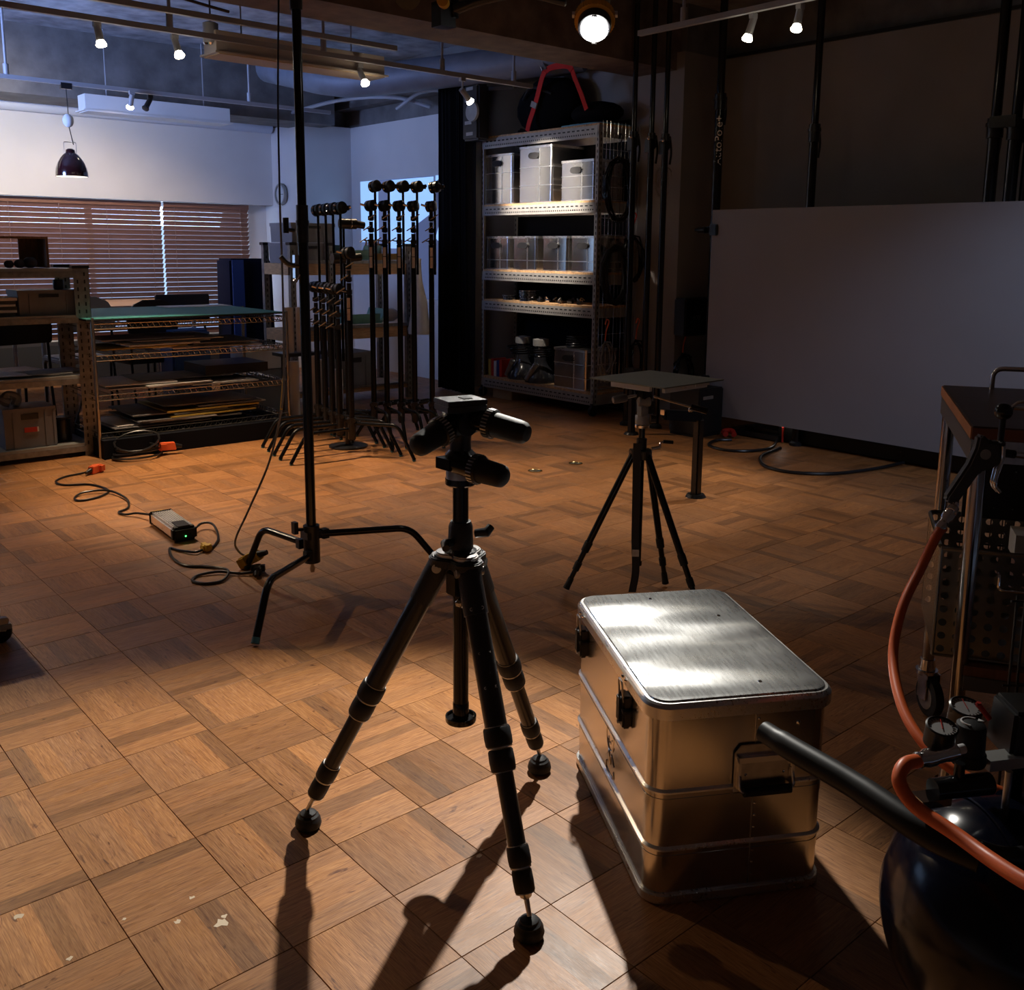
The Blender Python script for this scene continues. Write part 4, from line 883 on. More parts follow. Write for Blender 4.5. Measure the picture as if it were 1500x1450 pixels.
coil((6.30, 5.77, 1.56), 'black cable coil on a red hook, behind the poles', .2, 4, blackmetal, red)
coil((5.99, 5.77, .66), 'grey cable bundle with orange hook, low on the wire grid', .14, 4, greymetal, orangeP, .005)
coil((6.30, 5.70, .66), 'black cable bundle with orange hook, middle low one', .16, 4, blackmetal, orangeP)
coil((6.52, 5.352, .56), 'black cable bundle with orange hook on the column, lowest right', .2, 5, blackmetal, orangeP)
coil((6.43, 5.56, 2.15), 'pale rope coil hanging on the column face', .13, 4, mat('pale_rope', (.25, .23, .2), .8), None, .009, 'rope_coil', pi/2)

# ================================================================ POLES
def pole(loc, label, zc, h=ZC, k=1.1, rz=0.0, z0=0.0):
    t = thing('tension_pole', label, 'pole', loc, rz)
    MB().cyl((0, 0, z0), (0, 0, zc), .0225*k, n=18).build('lower_tube', blackmetal, t)
    MB().cyl((0, 0, zc), (0, 0, h-.08), .0185*k, n=18).build('upper_tube', blackmetal, t)
    c = MB().cyl((0, 0, zc-.09), (0, 0, zc+.03), .029*k, n=18).cyl((0, 0, zc-.02), (0, 0, zc), .034*k, n=18).box((.03*k, -.0, zc-.03), (.03, .03, .09)).build('clamp_collar', black, t)
    MB().tube([(.04, -.01, zc+.01), (.055, -.015, zc-.1), (.045, -.012, zc-.2)], .009, 8, 4).build('lever', black, c)
    MB().lathe([(.05, 0), (.05, .02), (.024, .04)], (0, 0, z0), n=18).build('foot', rubber, t); MB().lathe([(.02, h-.1), (.045, h-.03), (.045, h)], n=18).build('top_pad', rubber, t)
    return t
pole((5.89, 5.40, 0), 'slim black tension pole, leftmost of three beside the rack', 2.33)
pole((5.93, 5.25, 0), 'slim black tension pole, middle of three beside the rack', 2.31)
pole((5.98, 5.15, 0), 'slim black tension pole, rightmost of three beside the rack', 2.30)
for k, (x, y) in enumerate(((5.89, 5.40), (5.93, 5.25), (5.98, 5.15))):
    t = thing('pole_clamp', ['black clamp cluster on the leftmost rack pole', 'black clamp cluster on the middle rack pole', 'black clamp cluster on the rightmost rack pole'][k], 'clamp', (x, y, 2.26-.02*k))
    MB().box((-.045, -.02, 0), (.05, .06, .10)).cyl((-.07, -.05, .04), (-.07, -.05, -.25), .012, n=10).build('jaw', black, t, bevel=.004)
    MB().cyl((-.06, -.03, .03), (-.10, -.06, .05), .009, n=8).sphere((-.10, -.06, .05), .016, 10).build('knob', chrome, t)
lp = pole((6.27, 4.86, 0), 'thick black tension pole printed with white lettering, left of the board', 2.60, k=1.6)
fc = bpy.data.curves.new('lettering', 'FONT'); fc.body = 'AutoPole+'; fc.size = .085; fc.extrude = .0006; fc.align_x = 'CENTER'; fc.align_y = 'CENTER'
fo = bpy.data.objects.new('lettering', fc); COL.objects.link(fo)
dg = bpy.context.evaluated_depsgraph_get(); fm = bpy.data.meshes.new_from_object(fo.evaluated_get(dg)); bpy.data.objects.remove(fo)
def put_text(me, name, m, parent, loc, rx, up, bend=0.0):   # text mesh: X along rx, Y along up
    X = Vector(rx).normalized(); Y = Vector(up).normalized(); Z = X.cross(Y)
    for v in me.vertices:
        a, b_, c = v.co
        if bend: th = b_/bend; v.co = Vector(loc)+X*a+Y*(bend*sin(th))+Z*(bend*cos(th)-bend+c)
        else: v.co = Vector(loc)+X*a+Y*b_+Z*c
    me.materials.clear(); me.materials.append(m)
    o = bpy.data.objects.new(name, me); COL.objects.link(o); o.parent = parent; return o
def text_mesh(body, size, ext=.0005):
    fc = bpy.data.curves.new('lettering', 'FONT'); fc.body = body; fc.size = size; fc.extrude = ext; fc.align_x = 'CENTER'; fc.align_y = 'CENTER'
    fo = bpy.data.objects.new('lettering', fc); COL.objects.link(fo); dg = bpy.context.evaluated_depsgraph_get()
    me = bpy.data.meshes.new_from_object(fo.evaluated_get(dg)); bpy.data.objects.remove(fo); return me
letter = mat('lettering_white', (.8, .8, .8), .6)
tocam = Vector((-6.27, -4.86, 0)).normalized()
side = Vector((0, 0, 1)).cross(tocam)        # to the right as seen
put_text(fm, 'lettering', letter, lp, tocam*.0364+Vector((0, 0, 2.28)), (0, 0, 1), -side, bend=.036)
pole((6.27, 4.015, 0), 'slim black tension pole rising behind the middle of the board', 2.30, k=1.4)
pole((6.36, 2.785, 0), 'black tension pole, leftmost of the group at the right edge', 2.24, k=1.7)
pole((6.36, 2.66, 0), 'black tension pole, middle of the group at the right edge', 2.22, k=1.7)
pole((6.40, 2.58, 0), 'black tension pole furthest right, cut by the photo edge', 2.20, k=1.7)
one(MB().box((0, 0, 0), (.06, .16, .07)).cyl((0, .09, 0), (0, -.09, 0), .02, n=10), 'pole_clamp', black, 'black clamp joining the poles at the right edge', 'clamp', (6.33, 2.72, 2.24))
# big pale board
one(MB().bx((6.19, 2.2, .14), (6.20, 4.825, 1.75)), 'grey_board', boardm, 'large pale grey board standing in front of the right wall', 'board', (6.195, 3.5, .14), W=True)
for (y, z, lb) in ((4.82, 1.597, 'black clamp gripping the upper left edge of the grey board'), (4.84, .415, 'black clamp gripping the lower left edge of the grey board')):
    t = thing('board_clamp', lb, 'clamp', (6.19, y, z))
    MB().box((-.0, -.02, 0), (.05, .07, .085)).box((.03, .06, 0), (.04, .09, .05)).build('clamp_body', black, t, bevel=.006)
    MB().cyl((-.02, .05, 0), (-.02, .12, 0), .022, n=12).cyl((-.02, .12, 0), (-.02, .15, 0), .014, n=10).build('clamp_knob', black, t)
    MB().cyl((.04, .05, .02), (.08, .03, .02), .006, n=6).build('spigot', steel, t)
t = thing('long_black_case', 'long low black case on the floor beneath the grey board', 'case', (6.36, 1.6, 0))
MB().bx((-.06, 0, .01), (.2, 2.6, .12)).build('case_body', mat('case_black', (.006, .007, .006), .6), t, bevel=.01)
MB().sphere((-.062, .9, .08), .006, 8).sphere((-.062, 1.6, .08), .006, 8).sphere((-.062, .4, .08), .006, 8).build('stud', chrome, t)
one(MB().bx((6.25, 4.16, .01), (6.5, 4.62, .05)).bx((6.3, 4.2, .05), (6.45, 4.5, .08)), 'floor_dimmer', black, 'flat black device on the floor under the board, left part', 'device', (6.3, 4.3, 0.0), W=True)
t = thing('small_bright_lamp', 'tiny bright light shining under the grey board', 'lamp', (6.24, 4.12, .145))
MB().sphere((0, 0, 0), .017, 10).build('bulb', mat('tiny_glow', (1, .9, .8), .5, emit=(1, .9, .8), estr=6), t); MB().cyl((0.012, 0, -.135), (0.012, 0, -.01), .008, n=8).build('stem', redP, t)
one(MB().tube([(6.02, 4.42, .01), (5.9, 4.48, .01), (5.72, 4.4, .01), (5.66, 4.22, .01), (5.78, 4.08, .01), (6.0, 4.05, .01), (6.24, 4.16, .02)], .011, 8, 7), 'floor_cable', black, 'black cable loop on the floor under the board, left one', 'cable', (5.9, 4.2, 0), W=True)
one(MB().tube([(6.05, 4.0, .01), (5.7, 3.92, .01), (5.45, 3.72, .01), (5.42, 3.5, .01), (5.6, 3.3, .01), (5.95, 3.2, .01), (6.25, 3.15, .02)], .012, 8, 7), 'floor_cable', black, 'wider black cable loop on the floor under the board, right one', 'cable', (5.9, 3.6, 0), W=True)
one(MB().tube([(0, 0, .03), (.03, .05, .05), (.0, .1, .04), (-.04, .05, .03)], .022, 8, 5), 'red_cable_tie', redP, 'red bundle of straps on the floor by the subwoofer', 'strap', (6.12, 4.47, 0))
# speakers
t = thing('wall_speaker', 'black wall speaker on the column behind the board edge', 'speaker', (6.60, 5.235, .72))
MB().bx((-.19, 0, 0), (.19, .13, .32)).build('cabinet', mat('speaker_black', (.012, .012, .013), .5), t, bevel=.012)
g = MB().bx((-.18, -.006, .01), (.18, 0, .31)).build('grille', blackcloth, t)
put_text(text_mesh('BOSE', .045), 'lettering', mat('speaker_letter', (.16, .16, .17), .4, metal=.5), t, (-.045, -.0075, .155), (1, 0, 0), (0, 0, 1))
t = thing('subwoofer', 'black floor subwoofer box in the shade left of the board', 'speaker', (6.03, 4.79, 0), radians(0))
MB().bx((-.14, -.15, .02), (.16, .15, .38)).build('cabinet', MATS['speaker_black'], t, bevel=.01)
MB().bx((-.1, -.158, .30), (.02, -.152, .325)).build('name_strip', greymetal, t); MB().bx((-.13, -.14, 0), (.15, .14, .02)).build('base', rubber, t)
# pedestals
def pedestal(loc, label, h, arm, rz=0):
    t = thing('floor_bracket_post', label, 'post', loc, rz)
    MB().cyl((0, 0, .0), (0, 0, .018), .062, .05, n=24).build('foot_plate', black, t)
    MB().box((0, 0, h/2), (.05, .05, h)).build('upright', black, t, bevel=.008)
    MB().box((-.09, .05, h+.02), (.24, .055, .06), rz=-.45, M=Matrix.Rotation(.1, 3, 'Y')).build('top_arm', blackmetal, t, bevel=.01) if arm else MB().box((0, 0, h), (.09, .09, .05)).build('top_block', black, t)
    return t
p1 = pedestal((4.458, 3.51, 0), 'square black post with a bent arm behind the second tripod', .47, True)
pedestal((5.62, 5.09, 0), 'small black post with a round foot in the shade by the rack', .5, False)
MB().box((-.205, .10, .515), (.012, .03, .03)).build('chrome_tip', chrome, p1)
for (x, y, lb) in ((4.527, 4.60, 'brass floor ring, right one of the pair on the parquet'), (4.16, 4.604, 'brass floor ring, left one of the pair on the parquet')):
    t = thing('floor_socket', lb, 'floor socket', (x, y, 0))
    MB().lathe([(.048, 0.0005), (.048, .004), (.040, .005), (.038, .003)], cap=False, n=28).build('ring', brass, t); MB().lathe([(.038, .0005), (.038, .002)], n=24).build('plate', steel, t)
    MB().cyl((0, 0, .002), (0, 0, .003), .012, n=12).build('centre_cap', brass, t)

# ================================================================ ALUMINIUM CASE (foreground)
t = CASE = thing('aluminium_case', 'large aluminium transport case with lid standing on the parquet, foreground', 'case', (1.838, 1.441, 0), radians(-30.4))
w_, d_, h_ = .418, .655, .452
b = MB().rrect(w_, d_, .045, .02, h_, k=8).build('body', alu, t)
# corrugation beads with concave steps
f = MB()
for z in (.135, .272): f.rrect(w_+.012, d_+.012, .05, z-.004, z, k=8, ins=-.0).rrect(w_+.012, d_+.012, .05, z, z+.005, k=8, ins=.006)
f.build('bead', alurim, t)
f = MB()
for z in (.105, .242): f.rrect(w_+.0025, d_+.0025, .046, z-.010, z+.012, k=8)
f.build('swage_band', alu, t)
MB().rrect(w_+.014, d_+.014, .052, 0, .026, k=8).build('base_rim', alurim, t, bevel=.004)
lid = MB().rrect(w_+.018, d_+.018, .053, .443, .447, k=8).rrect(w_+.024, d_+.024, .056, .447, .470, k=8).rrect(w_+.024, d_+.024, .056, .470, .476, k=8, ins=.004).rrect(w_+.016, d_+.016, .052, .476, .480, k=8, ins=.004).build('lid_rim', alurim, t)
# gently dented lid sheet
MBl = MB(); bm = MBl.bm; rings = []
for z, dd in ((.479, .012), (.484, .014), (.4855, .022)):
    pts = []
    W2, D2, r0 = w_+.02, d_+.02, .054
    for sx, sy, a0 in ((1, 1, 0), (-1, 1, 90), (-1, -1, 180), (1, -1, 270)):
        for j in range(9):
            a = radians(a0+90*j/8); rr = r0-dd
            pts.append(bm.verts.new((sx*(W2/2-r0)+rr*cos(a), sy*(D2/2-r0)+rr*sin(a), z)))
    rings.append(pts)
MBl.skin(rings, cap=False); bm.faces.new(rings[0][::-1]); bm.faces.new(rings[-1])
MBl.build('lid_sheet', alulid, t)
for x, y in ((-.02, .27), (-.06+.12, -.27), (.12, .12)):
    MB().sphere((x, y, .486), .005, 8, (1, 1, .5)).build('lid_rivet', chrome, t)
def latch(y):
    l = MB().bx((-w_/2-.020, y-.022, .345), (-w_/2, y+.022, .425)).build('latch', black, t, bevel=.004)
    MB().bx((-w_/2-.027, y-.012, .36), (-w_/2-.018, y+.012, .42)).bx((-w_/2-.022, y-.03, .385), (-w_/2, y+.03, .395)).build('latch_lever', rubber, l, bevel=.002)
    MB().bent([(-w_/2-.018, y-.016, .41), (-w_/2-.022, y-.014, .46), (-w_/2-.022, y+.014, .46), (-w_/2-.018, y+.016, .41)], .0025, .01, 6).build('bail_wire', steel, l)
    MB().cyl((-w_/2-.02, y+.008, .352), (-w_/2-.024, y+.008, .352), .005, n=10).build('latch_rivet', chrome, l)
    MB().sphere((-w_/2-.012, y-.012, .462), .0045, 8).sphere((-w_/2-.012, y+.012, .462), .0045, 8).build('rim_rivet', chrome, t)
latch(-.155); latch(.245)
# embossed emblem on the long side
e = MB(); x = -w_/2-.0005
for P in ([(-.03, .255), (.0, .27), (.03, .255), (.025, .22), (0, .205), (-.025, .22), (-.03, .255)], [(-.035, .18), (-.01, .20), (.0, .17), (.012, .2), (.036, .18)], [(-.03, .165), (-.03, .145), (.03, .145), (.03, .165)], [(-.014, .24), (0, .225), (.014, .24)]):
    e.tube([(x, -.02+a, b_-.0) for a, b_ in P], .0022, 6, 4)
e.build('embossed_emblem', alu, t)
# end handle
hx, hy, hz = .052, -d_/2, .30
f = MB(); f.prism([(-.072, -.055), (-.072, .038), (-.058, .056), (.058, .056), (.072, .038), (.072, -.055)], .003, (hx, hy-.0045, hz+.015), X=(1, 0, 0), Y=(0, 0, 1)); f.build('handle_plate', steel, t, bevel=.001)
MB().bx((hx-.066, hy-.018, hz+.036), (hx+.066, hy-.003, hz+.046)).bx((hx-.066, hy-.018, hz-.03), (hx-.060, hy-.003, hz+.046)).bx((hx+.060, hy-.018, hz-.03), (hx+.066, hy-.003, hz+.046)).build('handle_recess_rim', alurim, t)
MB().prism([(-.003, .048), (-.018, .036), (-.018, .033), (-.003, .040)], .136, (hx-.068, hy, hz), X=(0, 1, 0), Y=(0, 0, 1)).build('handle_hood', alurim, t)
MB().bent([(hx-.062, hy-.012, hz+.012), (hx-.064, hy-.022, hz-.032), (hx+.064, hy-.022, hz-.032), (hx+.062, hy-.012, hz+.012)], .0045, .012, 10).build('bail_handle', steel, t)
MB().cyl((hx-.055, hy-.024, hz-.032), (hx+.055, hy-.024, hz-.032), .0105, n=16).build('handle_grip', rubber, t)
f = MB()
for a, b_ in ((-.05, .045), (.05, .045), (-.045, .0), (.045, .0)): f.sphere((hx+a, hy-.006, hz+b_), .0038, 8)
f.build('handle_rivet', chrome, t)
f = MB(); f.bx((.028, hy-.0016, .03), (.0285+.002, hy, .447)); f.build('seam_edge', steel, t)
f = MB()
for k in range(14): f.sphere((.036, hy-.001, .05+k*.029), .0032, 8, (1, .5, 1))
f.sphere((.13, hy-.001, .41), .006, 8, (1, .5, 1)); f.build('seam_rivet', chrome, t)

# ================================================================ TRIPOD (foreground)
Q = Vector((1.332, 1.731, 0))
t = TR = thing('carbon_tripod', 'large black tripod with three-way head in the foreground', 'tripod', Q)
feet = [Vector((1.066, 2.013, 0)), Vector((1.228, 1.36, 0)), Vector((1.688, 1.835, 0))]
for f0 in feet:
    d2 = (f0-Q).normalized(); hip = d2*.052+Vector((0, 0, .70)); ft = (f0-Q)+Vector((0, 0, .052))
    ax = (ft-hip).normalized(); Ln = (ft-hip).length; p = lambda s: hip+ax*(Ln*s)
    l = MB().cyl(p(.06), p(.50), .0255, n=28).build('leg', carbon, t)
    sidev = ax.cross(Vector((0, 0, 1))).normalized()
    MB().cyl(p(-.03), p(.13), .029, .0285, n=28).build('leg_sleeve', cast, l)
    MB().cyl(hip-sidev*.034+Vector((0, 0, .004)), hip+sidev*.034+Vector((0, 0, .004)), .011, n=14).cyl(hip-sidev*.036+Vector((0, 0, .004)), hip+sidev*.036+Vector((0, 0, .004)), .006, n=10).build('hip_bolt', steel, l)
    def lock(a, b_, r1, r2):
        mid = (a+b_)/2; g = (b_-a)*.06
        k1 = MB().lathe([(r1*.93, 0), (r1, .004), (r1*1.03, Ln*(mid-a)*.5), (r1, Ln*(mid-a-g)-.003), (r1*.9, Ln*(mid-a-g))], p(a), ax, n=28).build('twist_lock', rubber, l)
        MB().lathe([(r1*.94, 0), (r1*.94, .003)], p(mid-g), ax, n=28).lathe([(r1*.9, 0), (r1*.9, .003)], p(a)-ax*.002, ax, n=28).lathe([(r2*.95, 0), (r2*.95, .002)], p(b_-.002), ax, n=28).build('lock_ring', steel, l)
        MB().lathe([(r2*.9, 0), (r2, .004), (r2*1.03, Ln*(b_-mid)*.5), (r2, Ln*(b_-mid)-.004), (r2*.88, Ln*(b_-mid))], p(mid), ax, n=28).build('twist_lock', rubber, l)
    lock(.47, .60, .0305, .028); MB().cyl(p(.58), p(.84), .0198, n=28).build('leg_section', carbon, l)
    lock(.81, .94, .0245, .022)
    MB().lathe([(.017, 0), (.012, .012), (.006, .016), (.005, .05)], p(.935), ax, n=16).build('foot_stem', steel, l)
    MB().lathe([(.020, .004), (.031, .010), (.033, .018), (.031, .026), (.0305, .030), (.027, .034), (.0265, .038), (.021, .042), (.020, .046), (.010, .052)], (f0-Q)-Vector((0, 0, .004)), n=28).build('rubber_foot', rubber, l)
# spider
pts = []
for k in range(24):
    a = k*2*pi/24; best = max(cos(a-math.atan2((f0-Q).y, (f0-Q).x)) for f0 in feet); r = .046+.030*max(0, (best-.6)/.4)
    pts.append((r*cos(a), r*sin(a)))
MB().prism(pts, .022, (0, 0, .705)).build('spider', cast, t, bevel=.003)
MB().prism([(x*.8, y*.8) for x, y in pts], .012, (0, 0, .727)).build('top_casting', steel, t, bevel=.003)
MB().lathe([(.036, .735), (.038, .742), (.03, .748), (.0285, .80), (.024, .812)], n=28).build('column_collar', cast, t)
k1 = MB().tube([(.02, -.03, .785), (.036, -.052, .79), (.05, -.05, .80)], [.010, .012, .010], 10).build('collar_knob', cast, t)
MB().tube([(-.025, .0, .765), (-.055, -.012, .77), (-.065, -.03, .765)], [.010, .011, .009], 10).build('collar_knob', cast, t)
MB().bx((-.045, -.04, .645), (-.008, .0, .70)).build('bracket_block', black, t, bevel=.003)
MB().cyl((-.03, -.045, .655), (-.03, -.06, .655), .006, n=10).cyl((-.035, -.045, .685), (-.035, -.055, .685), .004, n=8).cyl((-.012, -.045, .66), (-.012, -.055, .66), .004, n=8).sphere((-.02, -.03, .625), .014, 10, (1.3, 1, .8)).build('bracket_screw', chrome, t)
MB().cyl((0, 0, .345), (0, 0, .93), .0185, n=32).build('centre_column', blackmetal, t)
MB().lathe([(.036, .312), (.0375, .316), (.0375, .326), (.034, .326), (.034, .319), (.008, .319), (.0195, .324), (.0195, .36), (.0185, .362)], cap=False, n=36).build('column_end_disc', blackmetal, t)
# lettering on the front leg
d2 = (feet[1]-Q).normalized(); hip = d2*.052+Vector((0, 0, .70)); ft = (feet[1]-Q)+Vector((0, 0, .052)); ax = (ft-hip).normalized()
sv = ax.cross(Vector((0, 0, 1))).normalized(); nrm = sv.cross(ax)
if nrm.dot(d2) < 0: nrm = -nrm
outw = ((Vector((0, 0, 1.4))-(Q+hip)).normalized()*.6+d2*.4); outw = (outw-ax*outw.dot(ax)).normalized(); sd = ax.cross(outw).normalized()
if sd.dot(RX) < 0: sd = -sd
up_ = outw.cross(sd)
for body, s_, sz in (('GITZO', .085, .011), ('CARBON', .185, .007), ('6X', .21, .014), ('|||||||', .235, .010), ('G-LOCK', .262, .008)):
    Ln = (ft-hip).length; base_ = hip+ax*Ln*s_*1.35; rad_ = .0259 if s_ < .12 else .0229
    put_text(text_mesh(body, sz, .0003), 'leg_lettering', letter, t, base_+outw*rad_, sd, up_)
# head
MB().lathe([(.031, .898), (.036, .902), (.036, .915), (.034, .916)], n=36).build('head_base_ring', blackmetal, t)
MB().lathe([(.0345, .915), (.0345, .938), (.033, .944)], n=36).build('head_base', steel, t)
MB().lathe([(.034, .942), (.036, .95), (.036, .972), (.030, .978), (.024, .984)], n=32).box((-.035, .0, .955), (.035, .05, .026)).build('pan_housing', blackmetal, t)
MB().lathe([(.026, .975), (.024, 1.0), (.026, 1.02), (.03, 1.03)], n=28).cyl((-.03, .0, 1.035), (.035, -.005, 1.045), .027, n=26).cyl((.0, .03, 1.045), (.0, -.03, 1.045), .028, n=26).build('tilt_body', black, t)
def knob(a, b_, label=None):
    a = Vector(a)-Q; b_ = Vector(b_)-Q; d = (b_-a).normalized(); L_ = (b_-a).length
    n_ = MB().cyl(a, a+d*L_*.42, .0235, .025, n=24).build('knob_shaft', blackmetal, t)
    MB().lathe([(.029, 0), (.0335, .003), (.0335, .019), (.030, .023)], a+d*L_*.38, d, n=32).build('knob_collar', black, n_); f = MB()
    x, y, _ = frame(d)
    for k in range(26):
        an = k*2*pi/26; f.box(a+d*(L_*.38+.011)+(x*cos(an)+y*sin(an))*.0335, (.0025, .003, .015), M=Matrix((x, y, d)).transposed() @ Matrix.Rotation(an, 3, 'Z'))
    kr_ = f.build('knurling', steel, n_); kr_['kind'] = 'stuff'
    MB().lathe([(.0285, 0), (.0285, .01), (.0265, L_*.42), (.0245, L_*.5), (.018, L_*.55), (.004, L_*.57)], a+d*(L_*.47), d, n=28).build('rubber_knob', rubber, n_)
knob((1.335, 1.735, 1.052), (1.195, 1.712, 1.008))
knob((1.345, 1.735, 1.058), (1.395, 1.575, 1.035))
knob((1.305, 1.715, .957), (1.335, 1.578, .945))
MB().lathe([(.026, 0), (.024, .03), (.012, .045)], (.0, .02, 1.045), (.15, .6, .2), n=24).build('counter_barrel', black, t)
MB().box((.004, .0, 1.068), (.05, .05, .02), rz=.3).build('plate_seat', black, t)
MB().box((.0, .0, 1.082), (.098, .078, .016), rz=radians(-12)).build('plate_clamp', cast, t, bevel=.002)
MB().box((.0, .0, 1.0955), (.098, .082, .011), rz=radians(-12)).build('top_plate', cast, t, bevel=.0015)
MB().box((.01, -.005, 1.102), (.022, .03, .002), rz=radians(-12)).build('plate_screw', black, t)
MB().sphere((.032, -.034, 1.067), .006, 10).build('bubble_level', mat('green_bubble', (.35, .5, .05), .2), t)

# ================================================================ SECOND TRIPOD with plate
Q2 = Vector((2.975, 2.635, 0))
t = thing('black_tripod', 'second black tripod with strap carrying the square grey plate', 'tripod', Q2)
f2 = [Vector((2.733, 2.824, 0)), Vector((3.12, 2.60, 0)), Vector((2.98, 2.30, 0))]
for f0 in f2:
    d2 = (f0-Q2).normalized(); hip = d2*.035+Vector((0, 0, .60)); ft = f0-Q2+Vector((0, 0, .012)); ax = (ft-hip).normalized(); Ln = (ft-hip).length
    p = lambda s: hip+ax*Ln*s
    l = MB().cyl(p(0), p(.66), .0145, n=20).build('leg', blackmetal, t)
    MB().lathe([(.0165, 0), (.0175, .01), (.0165, Ln*.07)], p(.64), ax, n=18).build('twist_lock', rubber, l); MB().lathe([(.0145, 0), (.0155, .01), (.0145, Ln*.06)], p(.79), ax, n=18).build('twist_lock', rubber, l)
    MB().cyl(p(.70), p(.80), .0118, n=16).cyl(p(.84), p(.95), .0105, n=16).build('leg_section', blackmetal, l)
    MB().lathe([(.0125, 0), (.0135, .03), (.015, .05)], p(.91), ax, n=16).build('rubber_tip', rubber, l)
    MB().cyl(hip-ax.cross(Vector((0, 0, 1))).normalized()*.02+Vector((0, 0, -.01)), hip+ax.cross(Vector((0, 0, 1))).normalized()*.02+Vector((0, 0, -.01)), .008, n=12).build('hip_rivet', chrome, l)
MB().cyl((0, 0, .12), (0, 0, .72), .0135, n=20).cyl((0, 0, .12), (0, 0, .135), .017, n=20).build('centre_column', blackmetal, t)
MB().prism([(.045*cos(k*pi/6)*(1 if k % 4 else 1.2), .045*sin(k*pi/6)*(1 if k % 4 else 1.2)) for k in range(12)], .035, (0, 0, .585)).cyl((0, 0, .62), (0, 0, .67), .022, n=20).build('spider', black, t, bevel=.003)
k_ = MB().cyl((.03, -.03, .625), (.055, -.055, .63), .009, n=12).bent([(.055, -.055, .63), (.06, -.05, .65), (.07, -.06, .655)], .004, .01, 6).build('crank', chrome, t)
MB().cyl((.068, -.058, .655), (.10, -.085, .652), .008, n=12).build('crank_grip', black, k_)
MB().lathe([(.03, .715), (.031, .725), (.029, .728)], n=28).build('head_ring', chrome, t)
MB().lathe([(.0285, .727), (.03, .735), (.03, .765), (.026, .772)], n=28).box((-.012, -.012, .80), (.045, .03, .07)).cyl((-.035, -.005, .825), (.01, -.03, .825), .02, n=20).build('head_body', mat('grey_head', (.30, .31, .33), .35, metal=.3), t, bevel=.003)
MB().cyl((.03, -.02, .75), (.045, -.035, .75), .016, n=16).box((.02, -.02, .80), (.03, .03, .05)).build('side_knob', black, t)
MB().box((0, 0, .86), (.06, .06, .06)).cyl((-.03, .02, .855), (.03, -.02, .855), .018, n=16).build('tilt_block', black, t, bevel=.006)
h1 = MB().cyl((-.03, .01, .85), (-.075, .03, .842), .006, n=10).build('pan_handle', steel, t)
MB().lathe([(.015, 0), (.017, .01), (.016, .055), (.012, .06)], (-.07, .028, .843), (-.045, .02, -.008), n=20).build('handle_grip', mat('handle_blue_grey', (.10, .11, .14), .4), h1)
h2 = MB().cyl((.03, -.03, .845), (.155, -.135, .80), .0045, n=10).sphere((.15, -.13, .79), .011, 10).build('pan_handle', chrome, t)
MB().cyl((.15, -.13, .803), (.20, -.175, .785), .013, n=16).build('handle_grip', blackmetal, h2)
MB().bx((-.08, -.06, .892), (.08, .06, .915)).build('plate_mount', steel, t)
# strap hanging at the front of the legs
f = MB(); P = [(-.045, -.015, .655), (-.06, -.03, .55), (-.066, -.038, .40), (-.07, -.044, .25), (-.068, -.05, .12), (-.08, -.045, .03)]
f.sheet([[Vector(p)+Vector((-.011, .011, 0)), Vector(p)+Vector((.011, -.011, 0))] for p in spline(P, 4)], .003)
stp = f.build('carry_strap', mat('strap_web', (.05, .05, .055), .85, bump=.6, bscale=300), t)
MB().box((-.071, -.049, .20), (.028, .008, .03), rz=-.78).build('strap_buckle', steel, stp)
t = thing('square_grey_plate', 'thin square dark grey plate lying flat on the second tripod', 'plate', (2.985, 2.575, .916), radians(2))
MB().box((0, 0, .006), (.385, .385, .005)).build('plate_sheet', mat('slate_grey', (.16, .17, .16), .5, noise=.1, nscale=8), t)
MB().bx((-.165, -.10, -.020), (-.150, .10, .0035)).bx((-.15, -.165, -.020), (.12, -.150, .0035)).build('under_frame', white, t)
MB().bx((.03, -.175, -.010), (.12, -.1705, .003)).bx((-.05, -.176, -.011), (-.03, -.1705, .003)).build('pale_label', paper, t)

# ================================================================ KEY SPOTLIGHT with its arm
K = Vector(L_KEY); dK = (Vector((1.15, 1.2, 0))-K).normalized(); xk, yk, _ = frame(dK)
t = thing('focusing_spotlight', 'bright round spotlight with ridged yellow ring high up, centre', 'spotlight', K)
lh = MB().lathe([(.03, -.19), (.055, -.18), (.058, -.08), (.062, -.075), (.062, -.012), (.058, -.004)], (0, 0, 0), dK, n=32, cap=True).build('housing', black, t)
f = MB(); f.lathe([(.060, -.085), (.074, -.08), (.074, -.045), (.060, -.04)], (0, 0, 0), dK, n=40)
for k in range(40):
    an = k*2*pi/40; f.box(dK*(-.062)+(xk*cos(an)+yk*sin(an))*.0745, (.003, .005, .034), M=Matrix((xk, yk, dK)).transposed() @ Matrix.Rotation(an, 3, 'Z'))
f.build('yellow_ring', yellowring, t)
MB().lathe([(.050, .0), (.0505, .004), (.046, .008), (.02, .012)], (0, 0, 0), dK, n=32).build('lens', bulbc, t)
MB().box(dK*.004+yk*.056, (.02, .008, .006)).box(dK*.004-yk*.056, (.02, .008, .006)).build('lens_tab', steel, t)
MB().cyl(xk*.058-dK*.09, xk*.085-dK*.09, .012, n=12).cyl(-xk*.058-dK*.09, -xk*.085-dK*.09, .012, n=12).build('pivot_knob', steel, t)
t = thing('lamp_boom', 'black curved arm holding the bright spotlight, fixed to the beam', 'arm', (2.62, 3.2, 2.55))
MB().tube([(2.60, 2.74, 2.335), (2.50, 2.86, 2.37), (2.42, 3.0, 2.36), (2.36, 3.1, 2.33)], [.018]*7+[.02]*12, 12, 6).build('arm_tube', black, t, W=True)
c_ = MB().cyl((2.36, 3.1, 2.30), (2.36, 3.1, 3.42), .016, n=14).build('drop_tube', blackmetal, t, W=True)
